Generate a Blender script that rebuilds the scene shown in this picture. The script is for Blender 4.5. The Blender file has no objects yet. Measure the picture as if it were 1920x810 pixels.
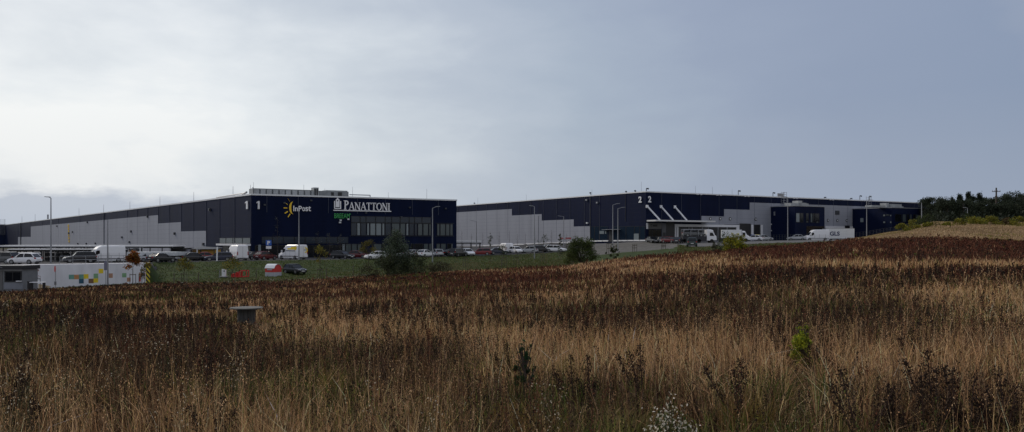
import bpy, math, random
import numpy as np
from mathutils import Vector
random.seed(7)
rng = np.random.default_rng(11)
scene = bpy.context.scene
COL = scene.collection
F, CX, HY, EZ = 1550.0, 960.0, 450.0, 7.0      # focal length in photo pixels, principal column, horizon row, eye height
def R(a): return math.radians(a)
def zy(y, D): return EZ + (HY - y) / F * D
def xp(px, D): return (px - CX) / F * D

# ------------------------------------------------------------------ materials
MATS = {}
def mat(name, rgb, rough=0.6, metal=0.0, var=0.0, scale=2.0, bump=0.0, bscale=20.0, spec=0.5, stretch=None):
    if name in MATS: return MATS[name]
    m = bpy.data.materials.new(name); m.use_nodes = True
    nt = m.node_tree; b = nt.nodes['Principled BSDF']
    b.inputs['Roughness'].default_value = rough; b.inputs['Metallic'].default_value = metal
    b.inputs['Specular IOR Level'].default_value = spec
    b.inputs['Base Color'].default_value = (*rgb, 1)
    if var > 0 or bump > 0:
        tc = nt.nodes.new('ShaderNodeTexCoord'); mp = nt.nodes.new('ShaderNodeMapping')
        nt.links.new(tc.outputs['Object'], mp.inputs['Vector'])
        if stretch: mp.inputs['Scale'].default_value = stretch
    if var > 0:
        n = nt.nodes.new('ShaderNodeTexNoise'); n.inputs['Scale'].default_value = scale; n.inputs['Detail'].default_value = 6
        nt.links.new(mp.outputs[0], n.inputs['Vector'])
        mr = nt.nodes.new('ShaderNodeMapRange'); mr.inputs['From Min'].default_value = .3; mr.inputs['From Max'].default_value = .7
        mr.inputs['To Min'].default_value = 1 - var; mr.inputs['To Max'].default_value = 1 + var
        nt.links.new(n.outputs['Fac'], mr.inputs['Value'])
        mx = nt.nodes.new('ShaderNodeVectorMath'); mx.operation = 'SCALE'; mx.inputs[0].default_value = rgb
        nt.links.new(mr.outputs[0], mx.inputs['Scale']); nt.links.new(mx.outputs[0], b.inputs['Base Color'])
    if bump > 0:
        n2 = nt.nodes.new('ShaderNodeTexNoise'); n2.inputs['Scale'].default_value = bscale; n2.inputs['Detail'].default_value = 4
        nt.links.new(mp.outputs[0], n2.inputs['Vector'])
        bp = nt.nodes.new('ShaderNodeBump'); bp.inputs['Strength'].default_value = bump; bp.inputs['Distance'].default_value = .05
        nt.links.new(n2.outputs['Fac'], bp.inputs['Height']); nt.links.new(bp.outputs[0], b.inputs['Normal'])
    MATS[name] = m; return m
def panel_mat(name, rgb, rough, period=1.1, var=.2):
    """sandwich-panel cladding: fine horizontal joints, slight panel-to-panel tone"""
    m = bpy.data.materials.new(name); m.use_nodes = True; nt = m.node_tree; b = nt.nodes['Principled BSDF']
    tc = nt.nodes.new('ShaderNodeTexCoord'); sp = nt.nodes.new('ShaderNodeSeparateXYZ'); nt.links.new(tc.outputs['Object'], sp.inputs[0])
    dv = nt.nodes.new('ShaderNodeMath'); dv.operation = 'DIVIDE'; dv.inputs[1].default_value = period; nt.links.new(sp.outputs['Z'], dv.inputs[0])
    fr = nt.nodes.new('ShaderNodeMath'); fr.operation = 'FRACT'; nt.links.new(dv.outputs[0], fr.inputs[0])
    lt = nt.nodes.new('ShaderNodeMath'); lt.operation = 'LESS_THAN'; lt.inputs[1].default_value = .05; nt.links.new(fr.outputs[0], lt.inputs[0])
    n = nt.nodes.new('ShaderNodeTexNoise'); n.inputs['Scale'].default_value = .35; n.inputs['Detail'].default_value = 6; mp_ = nt.nodes.new('ShaderNodeMapping'); mp_.inputs['Scale'].default_value = (1, 1, .12); nt.links.new(tc.outputs['Object'], mp_.inputs['Vector']); nt.links.new(mp_.outputs[0], n.inputs['Vector'])
    mr = nt.nodes.new('ShaderNodeMapRange'); mr.inputs['From Min'].default_value = .3; mr.inputs['From Max'].default_value = .7
    mr.inputs['To Min'].default_value = 1 - var; mr.inputs['To Max'].default_value = 1 + var; nt.links.new(n.outputs['Fac'], mr.inputs['Value'])
    ml = nt.nodes.new('ShaderNodeMath'); ml.operation = 'MULTIPLY_ADD'; ml.inputs[1].default_value = -.22
    nt.links.new(lt.outputs[0], ml.inputs[0]); nt.links.new(mr.outputs[0], ml.inputs[2])
    mx = nt.nodes.new('ShaderNodeVectorMath'); mx.operation = 'SCALE'; mx.inputs[0].default_value = rgb
    nt.links.new(ml.outputs[0], mx.inputs['Scale']); nt.links.new(mx.outputs[0], b.inputs['Base Color'])
    bp = nt.nodes.new('ShaderNodeBump'); bp.inputs['Strength'].default_value = .3; bp.inputs['Distance'].default_value = .03
    nt.links.new(fr.outputs[0], bp.inputs['Height']); nt.links.new(bp.outputs[0], b.inputs['Normal'])
    b.inputs['Roughness'].default_value = rough; b.inputs['Specular IOR Level'].default_value = .07
    MATS[name] = m; return m
def col_mat(name, rough=.85, trans=0.0):
    m = bpy.data.materials.new(name); m.use_nodes = True; nt = m.node_tree; b = nt.nodes['Principled BSDF']
    a = nt.nodes.new('ShaderNodeAttribute'); a.attribute_name = 'Col'
    nt.links.new(a.outputs['Color'], b.inputs['Base Color'])
    b.inputs['Roughness'].default_value = rough; b.inputs['Specular IOR Level'].default_value = .15
    if trans > 0:
        t = nt.nodes.new('ShaderNodeBsdfTranslucent'); nt.links.new(a.outputs['Color'], t.inputs['Color'])
        mx = nt.nodes.new('ShaderNodeMixShader'); mx.inputs[0].default_value = trans
        nt.links.new(b.outputs[0], mx.inputs[1]); nt.links.new(t.outputs[0], mx.inputs[2])
        nt.links.new(mx.outputs[0], nt.nodes['Material Output'].inputs['Surface'])
    MATS[name] = m; return m
MG = col_mat('dry_vegetation', trans=.2); ML = col_mat('leaf_foliage', .7, .25)
navy = panel_mat('navy_cladding', (.0048, .0095, .034), .55)
greyc = panel_mat('grey_cladding', (.30, .315, .36), .5, 1.1, .07)
whitem = mat('white_trim', (.75, .76, .78), .45)
white_band = mat('white_panel', (.68, .69, .72), .5, var=.05)
blackm = mat('black_metal', (.012, .013, .016), .45)
steel = mat('galvanised_steel', (.28, .29, .31), .45, .5, var=.1)
dsteel = mat('dark_steel', (.05, .055, .065), .5, .3)
glass = mat('dark_glass', (.006, .008, .012), .12, spec=.35)
glass_b = mat('blue_glass', (.014, .025, .042), .12, spec=.4)
glass_l = mat('pale_glass', (.20, .235, .25), .2)  # grey base colour stands in for sky reflection and blinds in paler panes
glass_m = mat('grey_glass', (.075, .095, .10), .15, spec=.4)
concrete = mat('concrete', (.30, .30, .29), .85, var=.15, scale=1.2, bump=.2)
wallpaint = mat('painted_concrete', (.74, .745, .79), .8, var=.10, scale=.9, bump=.15, stretch=(1, 1, .35))
bark = mat('bark', (.06, .045, .035), .9, var=.3, scale=6, bump=.5)
barkg = mat('pale_bark', (.16, .14, .12), .9, var=.3, scale=6, bump=.3)
tyre = mat('tyre_rubber', (.012, .012, .012), .8)
rimm = mat('wheel_rim', (.25, .26, .27), .35, .7)
lampg = mat('lamp_lens', (.6, .62, .64), .15)
redl = mat('red_lens', (.35, .01, .01), .2)
plate = mat('number_plate_white', (.7, .7, .68), .4)
greyplastic = mat('grey_plastic', (.06, .06, .065), .6)

# ------------------------------------------------------------------ object helpers
def tag(o, label=None, cat=None, group=None, kind=None):
    if label: o['label'] = label
    if cat: o['category'] = cat
    if group: o['group'] = group
    if kind: o['kind'] = kind
    return o
def empty(name, loc, rz, label, cat, group=None):
    o = bpy.data.objects.new(name, None); COL.objects.link(o); o.location = loc; o.rotation_euler = (0, 0, rz)
    o.empty_display_size = .2
    return tag(o, label, cat, group)
class MB:
    def __init__(s): s.v = []; s.f = []
    def add(s, vs, fs):
        n = len(s.v); s.v += [tuple(v) for v in vs]; s.f += [tuple(i + n for i in f) for f in fs]; return s
    def hexa(s, c):   # 8 corners: bottom 4 ccw, top 4
        return s.add(c, [(0, 3, 2, 1), (4, 5, 6, 7), (0, 1, 5, 4), (1, 2, 6, 5), (2, 3, 7, 6), (3, 0, 4, 7)])
    def box(s, x0, x1, y0, y1, z0, z1):
        return s.hexa([(x0, y0, z0), (x1, y0, z0), (x1, y1, z0), (x0, y1, z0), (x0, y0, z1), (x1, y0, z1), (x1, y1, z1), (x0, y1, z1)])
    def cyl(s, p0, p1, r0, r1=None, n=8):
        r1 = r0 if r1 is None else r1
        p0 = Vector(p0); p1 = Vector(p1); d = (p1 - p0).normalized()
        a = d.orthogonal().normalized(); b = d.cross(a); vs = []
        for p, r in ((p0, r0), (p1, r1)):
            for i in range(n):
                t = 2 * math.pi * i / n; vs.append(p + (a * math.cos(t) + b * math.sin(t)) * r)
        fs = [(i, (i + 1) % n, n + (i + 1) % n, n + i) for i in range(n)] + [tuple(range(n - 1, -1, -1)), tuple(range(n, 2 * n))]
        return s.add(vs, fs)
    def path(s, pts, rs, n=6):
        for i in range(len(pts) - 1): s.cyl(pts[i], pts[i + 1], rs[i], rs[i + 1], n)
        return s
    def loft(s, rings):
        n = len(rings[0]); vs = [p for r in rings for p in r]; fs = []
        for k in range(len(rings) - 1):
            for i in range(n): fs.append((k * n + i, k * n + (i + 1) % n, (k + 1) * n + (i + 1) % n, (k + 1) * n + i))
        fs.append(tuple(range(n - 1, -1, -1))); fs.append(tuple(range((len(rings) - 1) * n, len(rings) * n)))
        return s.add(vs, fs)
    def prism(s, poly, fn, t0, t1):   # poly 2D -> fn(x, y, depth)
        n = len(poly); vs = [fn(x, y, t0) for x, y in poly] + [fn(x, y, t1) for x, y in poly]
        return s.add(vs, [tuple(range(n - 1, -1, -1)), tuple(range(n, 2 * n))] + [(i, (i + 1) % n, n + (i + 1) % n, n + i) for i in range(n)])
    def build(s, name, m, parent=None, origin=None, smooth=False):
        me = bpy.data.meshes.new(name)
        o0 = origin if origin is not None else (parent.location if (parent is not None and parent.get('_w')) else (0, 0, 0))
        me.from_pydata([(v[0] - o0[0], v[1] - o0[1], v[2] - o0[2]) for v in s.v], [], s.f)
        me.materials.append(m)
        import bmesh
        bm = bmesh.new(); bm.from_mesh(me); bmesh.ops.recalc_face_normals(bm, faces=bm.faces); bm.to_mesh(me); bm.free()
        if smooth:
            for p in me.polygons: p.use_smooth = True
        o = bpy.data.objects.new(name, me); COL.objects.link(o)
        if parent is not None: o.parent = parent
        return o
def children(o): return [c for c in bpy.data.objects if c.parent == o]
KIDS = {}
def tree_of(o):
    if o.name not in KIDS: KIDS[o.name] = [(c, [g for g in bpy.data.objects if g.parent == c]) for c in bpy.data.objects if c.parent == o]
    return KIDS[o.name]
def dup(src, loc, rz, label=None, scale=None, paint=None, paints=('body',)):
    r = src.copy(); COL.objects.link(r); r.location = loc; r.rotation_euler = (0, 0, rz)
    if label: r['label'] = label
    if scale: r.scale = (scale,) * 3
    for c, gs in tree_of(src):
        d = c.copy(); COL.objects.link(d); d.parent = r
        if paint and c.name.split('.')[0] in paints: d.material_slots[0].link = 'OBJECT'; d.material_slots[0].material = paint
        for g in gs:
            e = g.copy(); COL.objects.link(e); e.parent = d
    return r
def tri_mesh(name, V, T, C, m, parent=None, smooth=False):
    """V (n,3), T (m,3) vertex ids, C (n,3) colours"""
    me = bpy.data.meshes.new(name); me.vertices.add(len(V)); me.vertices.foreach_set('co', np.ascontiguousarray(V, dtype=np.float32).ravel())
    me.loops.add(len(T) * 3); me.loops.foreach_set('vertex_index', np.ascontiguousarray(T, dtype=np.int32).ravel())
    me.polygons.add(len(T)); me.polygons.foreach_set('loop_start', np.arange(0, len(T) * 3, 3, dtype=np.int32))
    try: me.polygons.foreach_set('loop_total', np.full(len(T), 3, dtype=np.int32))
    except Exception: pass
    me.update(calc_edges=True)
    a = me.color_attributes.new('Col', 'FLOAT_COLOR', 'POINT')
    a.data.foreach_set('color', np.concatenate([C, np.ones((len(C), 1))], 1).astype(np.float32).ravel())
    me.materials.append(m)
    o = bpy.data.objects.new(name, me); COL.objects.link(o)
    if parent is not None: o.parent = parent
    return o

# ------------------------------------------------------------------ terrain
LD = np.array([0, 10, 20, 30, 45, 60, 80, 100, 115, 130, 150, 170, 1000.])
LP = np.array([-600, 0, 280, 550, 750, 900, 1050, 1200, 1300, 1450, 1600, 1750, 1920, 2500.])
LH = np.array([
 [2.2,2.3,2.7,3.2,4.1,4.9,5.7,6.6,7.1,7.1,7.1,7.1,7.1],
 [2.2,2.3,2.7,3.2,4.1,4.8,5.5,6.25,6.8,6.8,6.8,6.8,6.8],
 [2.2,2.3,2.7,3.2,4.0,4.6,5.1,5.55,5.9,5.9,5.9,5.9,5.9],
 [2.2,2.3,2.7,3.15,3.9,4.5,5.0,5.35,5.4,5.4,5.3,5.3,5.3],
 [2.2,2.3,2.65,3.0,3.6,4.0,4.4,4.7,4.75,4.7,4.6,4.5,4.5],
 [2.2,2.3,2.6,2.9,3.3,3.6,3.9,4.1,4.2,4.2,4.1,4.0,4.0],
 [2.2,2.3,2.55,2.8,3.1,3.3,3.5,3.6,3.65,3.7,3.7,3.6,3.6],
 [2.2,2.25,2.45,2.6,2.7,2.75,2.7,2.6,2.5,2.4,2.3,2.2,2.2],
 [2.2,2.2,2.3,2.35,2.3,2.2,2.1,2.0,1.9,1.75,1.5,1.2,1.2],
 [2.2,2.2,2.2,2.15,2.0,1.8,1.5,1.2,1.1,1.0,.8,.6,.6],
 [2.2,2.15,2.1,2.0,1.7,1.35,.9,.5,.2,.05,0,-.1,-.1],
 [2.2,2.15,2.1,1.95,1.6,1.25,.8,.4,.1,-1.2,-2.4,-3.4,-3.4],
 [2.2,2.15,2.1,2.0,1.8,1.5,1.2,1.0,.85,.1,-1.8,-3.2,-3.4],
 [2.2,2.15,2.1,2.0,1.8,1.5,1.2,1.0,.85,.1,-1.8,-3.2,-3.4]])
UD = np.array([0, 105, 120, 130, 150, 175, 200, 230, 260, 300, 400, 1000.])
UP = np.array([-600, 0, 280, 600, 900, 1050, 1211, 1300, 1450, 1600, 1680, 1750, 1920, 2500.])
UH = np.array([
 [3.2,3.2,3.4,3.5,3.6,3.7,3.8,4,4.1,4.2,4.5,5],
 [3.1,3.15,3.4,3.5,3.6,3.7,3.8,4,4.1,4.2,4.5,5],
 [3.05,3.1,3.3,3.5,3.6,3.7,3.8,3.8,3.8,4,4,4],
 [3.3,3.3,3.3,3.3,3.4,3.5,3.5,3.5,3.5,3.5,3.5,3.5],
 [3.3,3.3,3.3,3.3,3.3,3.2,2.9,2.4,2.0,2,2,2],
 [3.0,3.0,3.0,3.0,3.0,2.8,1.9,.75,.7,.7,.7,.7],
 [2.0,2.0,2.0,1.9,1.7,1.2,.28,.28,.3,.3,.3,.3],
 [1.5,1.5,1.5,1.4,1.3,.9,.4,.25,.2,.2,.2,.2],
 [1,1,1,.8,.6,.3,.15,.1,.1,0,0,0],
 [.3,.3,.2,.05,0,-.1,-.2,-.2,-.3,-.4,-.5,-.5],
 [.3,.3,.1,-.5,-1.2,-1.6,-1.6,-1.5,-1.8,-2,-2,-2],
 [.3,.3,.1,-1.2,-2.4,-3.6,-4.2,-4.3,-4.6,-5,-5.5,-6],
 [.9,.9,.7,.1,-1.8,-3.3,-4.2,-4.6,-5,-5.5,-6,-7],
 [.9,.9,.7,.1,-1.8,-3.3,-4.2,-4.6,-5,-5.5,-6,-7]])
def tab(px, D, PX, DD, H):
    px = np.clip(px, PX[0], PX[-1]); D = np.clip(D, DD[0], DD[-1])
    i = np.clip(np.searchsorted(PX, px) - 1, 0, len(PX) - 2); j = np.clip(np.searchsorted(DD, D) - 1, 0, len(DD) - 2)
    u = (px - PX[i]) / (PX[i + 1] - PX[i]); v = (D - DD[j]) / (DD[j + 1] - DD[j])
    u = u * u * (3 - 2 * u) * .5 + u * .5
    return (H[i, j] * (1 - u) + H[i + 1, j] * u) * (1 - v) + (H[i, j + 1] * (1 - u) + H[i + 1, j + 1] * u) * v
# retaining wall line on the ground
WA = (xp(-70, 103.), 103.); WB = (xp(281, 112.), 112.)
def wallD(px):
    s = (px - CX) / F; dx = WB[0] - WA[0]; dy = WB[1] - WA[1]
    t = (s * WA[1] - WA[0]) / (dx - s * dy); return WA[1] + t * dy
TP = np.array([292, 330, 600, 860, 1050, 1085, 1110, 1250, 1300, 1400, 2500.])
TDt = np.array([116, 118, 127, 150, 158, 160, 163, 165, 140, 130, 130.])
TDp = np.array([129, 131, 141, 167, 179, 190, 196, 196, 150, 150, 150.])
def toe_top(px):
    w = wallD(np.clip(px, -600, 283)); a = np.interp(px, TP, TDt); b = np.interp(px, TP, TDp)
    k = np.clip((px - 281) / 11., 0, 1)
    return (w + .5) * (1 - k) + a * k, (w + 1.3) * (1 - k) + b * k
def pxof(X, Y): return CX + F * np.asarray(X, float) / np.maximum(np.asarray(Y, float), 6.)
def hgt(X, Y):
    """height of the ground at world X, Y"""
    X = np.asarray(X, float); Y = np.asarray(Y, float); px = pxof(X, Y); D = np.maximum(Y, 0.)
    a, b = toe_top(px); k = np.clip((D - a) / (b - a), 0, 1)
    h = tab(px, D, LP, LD, LH) * (1 - k) + tab(px, D, UP, UD, UH) * k
    fld = np.clip((np.interp(px, EP, ED) - D) / 10., 0, 1)
    n = .10 * np.sin(X * .31 + 1.3) * np.sin(Y * .27) + .06 * np.sin(X * .9 + Y * .6) + .05 * np.sin(Y * 1.1 - X * .5)
    return EZ - h + n * fld
EP = np.array([-600, 0, 280, 550, 750, 900, 1050, 1200, 1300, 1450, 1600, 1750, 1920, 2500.])
ED = np.array([100, 100, 106, 108, 113, 113, 109, 112, 114, 114, 119, 119, 126, 126.])
def gz(px, D): return float(hgt(xp(px, D), D))
def gp(px, D, dz=0.): return (xp(px, D), D, gz(px, D) + dz)

def build_ground():
    ys = np.concatenate([np.arange(-30, 90, 2.), np.arange(90, 116, .5), np.arange(116, 215, 1.), np.arange(215, 300, 4.), np.array([310, 330, 360, 400, 480, 600, 800, 1200, 2000, 3500.])])
    ss = np.concatenate([-np.geomspace(9, 1.35, 26)[:-1], np.linspace(-1.3, 1.3, 300), np.geomspace(1.35, 9, 26)[1:]]) * .62
    Sg, Yg = np.meshgrid(ss, ys); Xg = Sg * (np.maximum(Yg, 0) + 45)
    Z = hgt(Xg, Yg); nr, nc = Z.shape
    mid = lambda A: (A[:-1, :-1] + A[1:, 1:] + A[1:, :-1] + A[:-1, 1:]) / 4
    Xm, Ym = mid(Xg), mid(Yg); px = pxof(Xm, Ym); a, b = toe_top(px); e = np.interp(px, EP, ED)
    zone = np.zeros(Xm.shape, int)
    zone[(Ym > e)] = 1                                                  # verge
    zone[(Ym > b) & (px < 1600)] = 3                                    # car park
    zone[(px > 1085) & (px < 1268) & (Ym > a) & (Ym <= b + 1)] = 4      # gravel bank
    zone[(px > 1090) & (px < 1640) & (Ym > b)] = 5                      # yard
    zone[(px > 1268) & (px < 1600) & (Ym > e) & (Ym <= b)] = 1
    zone[(px >= 1600) & (Ym > e)] = 6
    k = (px > 292) & (px < 700) & (Ym > e + 3) & (Ym < e + 8); zone[k] = 2
    zone[(Ym > 420)] = 7
    zs = {0: ('field_ground', mat('dark_soil', (.020, .013, .009), .95, var=.5, scale=.8, bump=.6, bscale=6, spec=.08)),
          1: ('grass_verge', mat('verge_turf', (.036, .052, .016), .9, var=.5, scale=.7, bump=.8, bscale=5, spec=.08)),
          2: ('footpath', mat('worn_path', (.085, .085, .06), .9, var=.3, scale=1.5, bump=.3, spec=.08)),
          3: ('car_park', mat('asphalt', (.055, .056, .06), .9, var=.2, scale=.5, bump=.2, spec=.08)),
          4: ('gravel_bank', mat('gravel', (.115, .112, .105), .95, var=.3, scale=1.2, bump=.5, bscale=12, spec=.08)),
          5: ('yard', mat('yard_paving', (.12, .12, .12), .9, var=.2, scale=.6, spec=.08)),
          6: ('hillside', mat('pale_dry_hillside', (.17, .125, .075), .95, var=.4, scale=.35, bump=.8, bscale=3, spec=.08)),
          7: ('distant_ground', mat('distant_grass', (.05, .055, .035), .95, var=.3, scale=.02, spec=.08))}
    V = np.stack([Xg, Yg, Z], -1).reshape(-1, 3)
    I = np.arange(nr * nc).reshape(nr, nc)
    Q = np.stack([I[:-1, :-1], I[:-1, 1:], I[1:, 1:], I[1:, :-1]], -1)
    for z, (nm, m) in zs.items():
        q = Q[zone == z]
        if len(q) == 0: continue
        u, inv = np.unique(q.ravel(), return_inverse=True)
        me = bpy.data.meshes.new(nm); me.from_pydata(V[u].tolist(), [], inv.reshape(-1, 4).tolist()); me.materials.append(m)
        for p in me.polygons: p.use_smooth = True
        o = bpy.data.objects.new(nm, me); COL.objects.link(o); o['kind'] = 'structure'
build_ground()

# ------------------------------------------------------------------ camera, light, sky
cam = bpy.data.cameras.new('camera'); co = bpy.data.objects.new('camera', cam); COL.objects.link(co); scene.camera = co
co.location = (0, 0, EZ); co.rotation_euler = (R(90), 0, 0); cam.sensor_width = 36; cam.lens = 36 * F / 1920; cam.shift_y = (HY - 405) / 1920
cam.clip_start = .1; cam.clip_end = 8000
SAZ, SEL = -52., 32.
sd = Vector((math.sin(R(SAZ)) * math.cos(R(SEL)), math.cos(R(SAZ)) * math.cos(R(SEL)), math.sin(R(SEL))))
sl = bpy.data.lights.new('sun', 'SUN'); sl.energy = 1.5; sl.angle = R(14); sl.color = (1, .90, .76)
so = bpy.data.objects.new('sun', sl); COL.objects.link(so); so.rotation_euler = (-sd).to_track_quat('-Z', 'Y').to_euler(); so.location = (0, 0, 80)
w = bpy.data.worlds.new('World'); scene.world = w; w.use_nodes = True; nt = w.node_tree; nt.nodes.clear()
def N(t, **k):
    n = nt.nodes.new(t)
    for a, b in k.items(): setattr(n, a, b)
    return n
def M(op, a, b=None, c=None, clamp=False):
    n = N('ShaderNodeMath', operation=op); n.use_clamp = clamp
    for i, x in enumerate((a, b, c)):
        if x is None: continue
        if isinstance(x, (int, float)): n.inputs[i].default_value = x
        else: nt.links.new(x, n.inputs[i])
    return n.outputs[0]
def mix(f, a, b):
    n = N('ShaderNodeMix', data_type='RGBA')
    for s, x in ((0, f), (6, a), (7, b)):
        if isinstance(x, (int, float)): n.inputs[s].default_value = x
        elif isinstance(x, tuple): n.inputs[s].default_value = (*x, 1)
        else: nt.links.new(x, n.inputs[s])
    return n.outputs[2]
sky = N('ShaderNodeTexSky', sky_type='NISHITA'); sky.sun_disc = False; sky.sun_elevation = R(SEL); sky.sun_rotation = R(SAZ); sky.air_density = 1.5; sky.dust_density = 4
tc = N('ShaderNodeTexCoord'); sp = N('ShaderNodeSeparateXYZ'); nt.links.new(tc.outputs['Generated'], sp.inputs[0])
B = Vector((-.60, 1, .10)).normalized()
dt = N('ShaderNodeVectorMath', operation='DOT_PRODUCT'); nt.links.new(tc.outputs['Generated'], dt.inputs[0]); dt.inputs[1].default_value = B
def noise(scale, vec_scale, detail=5, rough=.5, dist=0.):
    mp = N('ShaderNodeMapping'); mp.inputs['Scale'].default_value = vec_scale; nt.links.new(tc.outputs['Generated'], mp.inputs['Vector'])
    n = N('ShaderNodeTexNoise'); n.inputs['Scale'].default_value = scale; n.inputs['Detail'].default_value = detail; n.inputs['Roughness'].default_value = rough; n.inputs['Distortion'].default_value = dist
    nt.links.new(mp.outputs[0], n.inputs['Vector']); return n.outputs['Fac']
n1 = noise(2.2, (1, 1, 3.2), 5, .5, .4); n2 = noise(7, (1, 1, 2.6), 6, .55, .2); n3 = noise(9, (1, 1, 3), 6, .6)
el = sp.outputs['Z']
dd = M('ADD', dt.outputs['Value'], M('MULTIPLY', M('SUBTRACT', n1, .5), .10)); dd = M('ADD', dd, M('MULTIPLY', M('SUBTRACT', n2, .5), .13)); dd = M('SUBTRACT', dd, M('MULTIPLY', M('MAXIMUM', M('SUBTRACT', el, .12), 0.), .20))
ramp = N('ShaderNodeValToRGB'); nt.links.new(dd, ramp.inputs['Fac']); cr = ramp.color_ramp; cr.interpolation = 'LINEAR'
els = [(0.0, (.37, .375, .39)), (.25, (.31, .335, .38)), (.45, (.186, .232, .322)), (.60, (.202, .246, .334)), (.70, (.226, .270, .356)), (.80, (.283, .333, .405)), (.87, (.348, .393, .456)), (.93, (.46, .502, .545)), (.975, (.57, .603, .63)), (1.0, (.64, .66, .67))]  # lowest stops: sky unseen behind the camera, brightened as fill light
cr.elements[0].position = els[0][0]; cr.elements[0].color = (*els[0][1], 1); cr.elements[1].position = 1.0; cr.elements[1].color = (*els[-1][1], 1)
for p, c in els[1:-1]:
    e = cr.elements.new(p); e.color = (*c, 1)
c0 = ramp.outputs['Color']
el = sp.outputs['Z']
c0 = mix(M('MULTIPLY', M('SUBTRACT', 1., M('DIVIDE', el, .16), clamp=True), .30), c0, (.36, .385, .415))
# high sky cools and darkens a little
c0 = mix(M('MULTIPLY', M('MULTIPLY', M('SUBTRACT', el, .14), 2.2, clamp=True), .45), c0, (.25, .285, .41))
# low cloud bank on the left horizon
bank = M('SUBTRACT', M('ADD', .058, M('MULTIPLY', M('SUBTRACT', n3, .5), .07)), el)
bank = M('MULTIPLY', M('MULTIPLY', bank, 60., clamp=True), M('MULTIPLY', M('SUBTRACT', dt.outputs['Value'], .965), 60., clamp=True))
c0 = mix(M('MULTIPLY', bank, .8), c0, (.30, .345, .42))
sk = N('ShaderNodeVectorMath', operation='SCALE'); nt.links.new(sky.outputs['Color'], sk.inputs[0]); sk.inputs['Scale'].default_value = .10
c1 = mix(.03, c0, sk.outputs[0])
bg = N('ShaderNodeBackground'); nt.links.new(c1, bg.inputs['Color']); bg.inputs['Strength'].default_value = 1.0
ow = N('ShaderNodeOutputWorld'); nt.links.new(bg.outputs[0], ow.inputs['Surface'])
vs = scene.view_settings; vs.view_transform = 'Standard'; vs.look = 'None'; vs.exposure = .47; vs.gamma = 1; vs.use_curve_mapping = False
scene.render.engine = 'CYCLES'
scene.cycles.max_bounces = 5
# ------------------------------------------------------------------ walls, signs, buildings
class Wall:
    def __init__(s, p0, d, n): s.p = p0; s.d = d; s.n = n
    def t(s, px):
        k = (px - CX) / F; return (k * s.p[1] - s.p[0]) / (s.d[0] - k * s.d[1])
    def D(s, t): return s.p[1] + t * s.d[1]
    def z(s, px, y): return zy(y, s.D(s.t(px)))
    def pt(s, t, o, z): return (s.p[0] + t * s.d[0] + o * s.n[0], s.p[1] + t * s.d[1] + o * s.n[1], z)
    def box(s, mb, t0, t1, z0, z1, o0, o1):
        if t0 > t1: t0, t1 = t1, t0
        return mb.hexa([s.pt(t0, o1, z0), s.pt(t1, o1, z0), s.pt(t1, o0, z0), s.pt(t0, o0, z0), s.pt(t0, o1, z1), s.pt(t1, o1, z1), s.pt(t1, o0, z1), s.pt(t0, o0, z1)])
    def pbox(s, mb, px0, px1, y0, y1, o0, o1, at=None):   # picture rows y0 (top) and y1 read at column `at`
        a = at if at is not None else (px0 + px1) / 2
        return s.box(mb, s.t(px0), s.t(px1), s.z(a, y1), s.z(a, y0), o0, o1)
    def rail(s, mb, px0, px1, y, r, o): mb.cyl(s.pt(s.t(px0), o, s.z(px0, y)), s.pt(s.t(px1), o, s.z(px0, y)), r)
def bld(name, loc, label, cat='warehouse', group=None):
    e = empty(name, loc, 0, label, cat, group); e['_w'] = 1; return e
_tc = {}
def text_polys(txt, bold=0.0):
    cu = bpy.data.curves.new('t', 'FONT'); cu.body = txt; cu.size = 1; cu.offset = bold; cu.resolution_u = 4
    o = bpy.data.objects.new('t', cu); COL.objects.link(o)
    dg = bpy.context.evaluated_depsgraph_get(); me = bpy.data.meshes.new_from_object(o.evaluated_get(dg))
    v = [(p.co.x, p.co.y) for p in me.vertices]; f = [tuple(p.vertices) for p in me.polygons]
    bpy.data.objects.remove(o); bpy.data.curves.remove(cu); bpy.data.meshes.remove(me)
    return v, f
def put_flat(mb, v, f, fn, rect, depth):
    """v,f in 2-D fitted into rect=(u0,u1,w0,w1), mapped by fn(u,w,o)"""
    xs = [p[0] for p in v]; ys = [p[1] for p in v]; x0, x1, y0, y1 = min(xs), max(xs), min(ys), max(ys)
    g = [(rect[0] + (x - x0) / (x1 - x0) * (rect[1] - rect[0]), rect[2] + (y - y0) / (y1 - y0) * (rect[3] - rect[2])) for x, y in v]
    n = len(g); vs = [fn(a, b, depth[1]) for a, b in g] + [fn(a, b, depth[0]) for a, b in g]
    from collections import Counter
    ed = Counter(); od = {}
    for q in f:
        for i in range(len(q)):
            e = (q[i], q[(i + 1) % len(q)]); k = tuple(sorted(e)); ed[k] += 1; od[k] = e
    fs = list(f) + [(e[1], e[0], e[0] + n, e[1] + n) for k, e in od.items() if ed[k] == 1]
    mb.add(vs, fs)
def wall_one(W, mb, px0, px1, y0, y1, o=(.08, .22)):
    t0, t1 = W.t(px0), W.t(px1); a = (px0 + px1) / 2; z0, z1 = W.z(a, y1), W.z(a, y0)
    P_ = [(.42, 0), (1, 0), (1, 1), (.55, 1), (0, .84), (0, .70), (.42, .80)]
    mb.prism([(t0 + u * (t1 - t0), z0 + v * (z1 - z0)) for u, v in P_], lambda u, v, d: W.pt(u, d, v), *o)
def wall_text(W, mb, txt, px0, px1, y0, y1, o=(.08, .22), bold=.0, at=None):
    v, f = text_polys(txt, bold); a = at if at is not None else (px0 + px1) / 2
    put_flat(mb, v, f, lambda u, z, d: W.pt(u, d, z), (W.t(px0), W.t(px1), W.z(a, y1), W.z(a, y0)), o)

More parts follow.
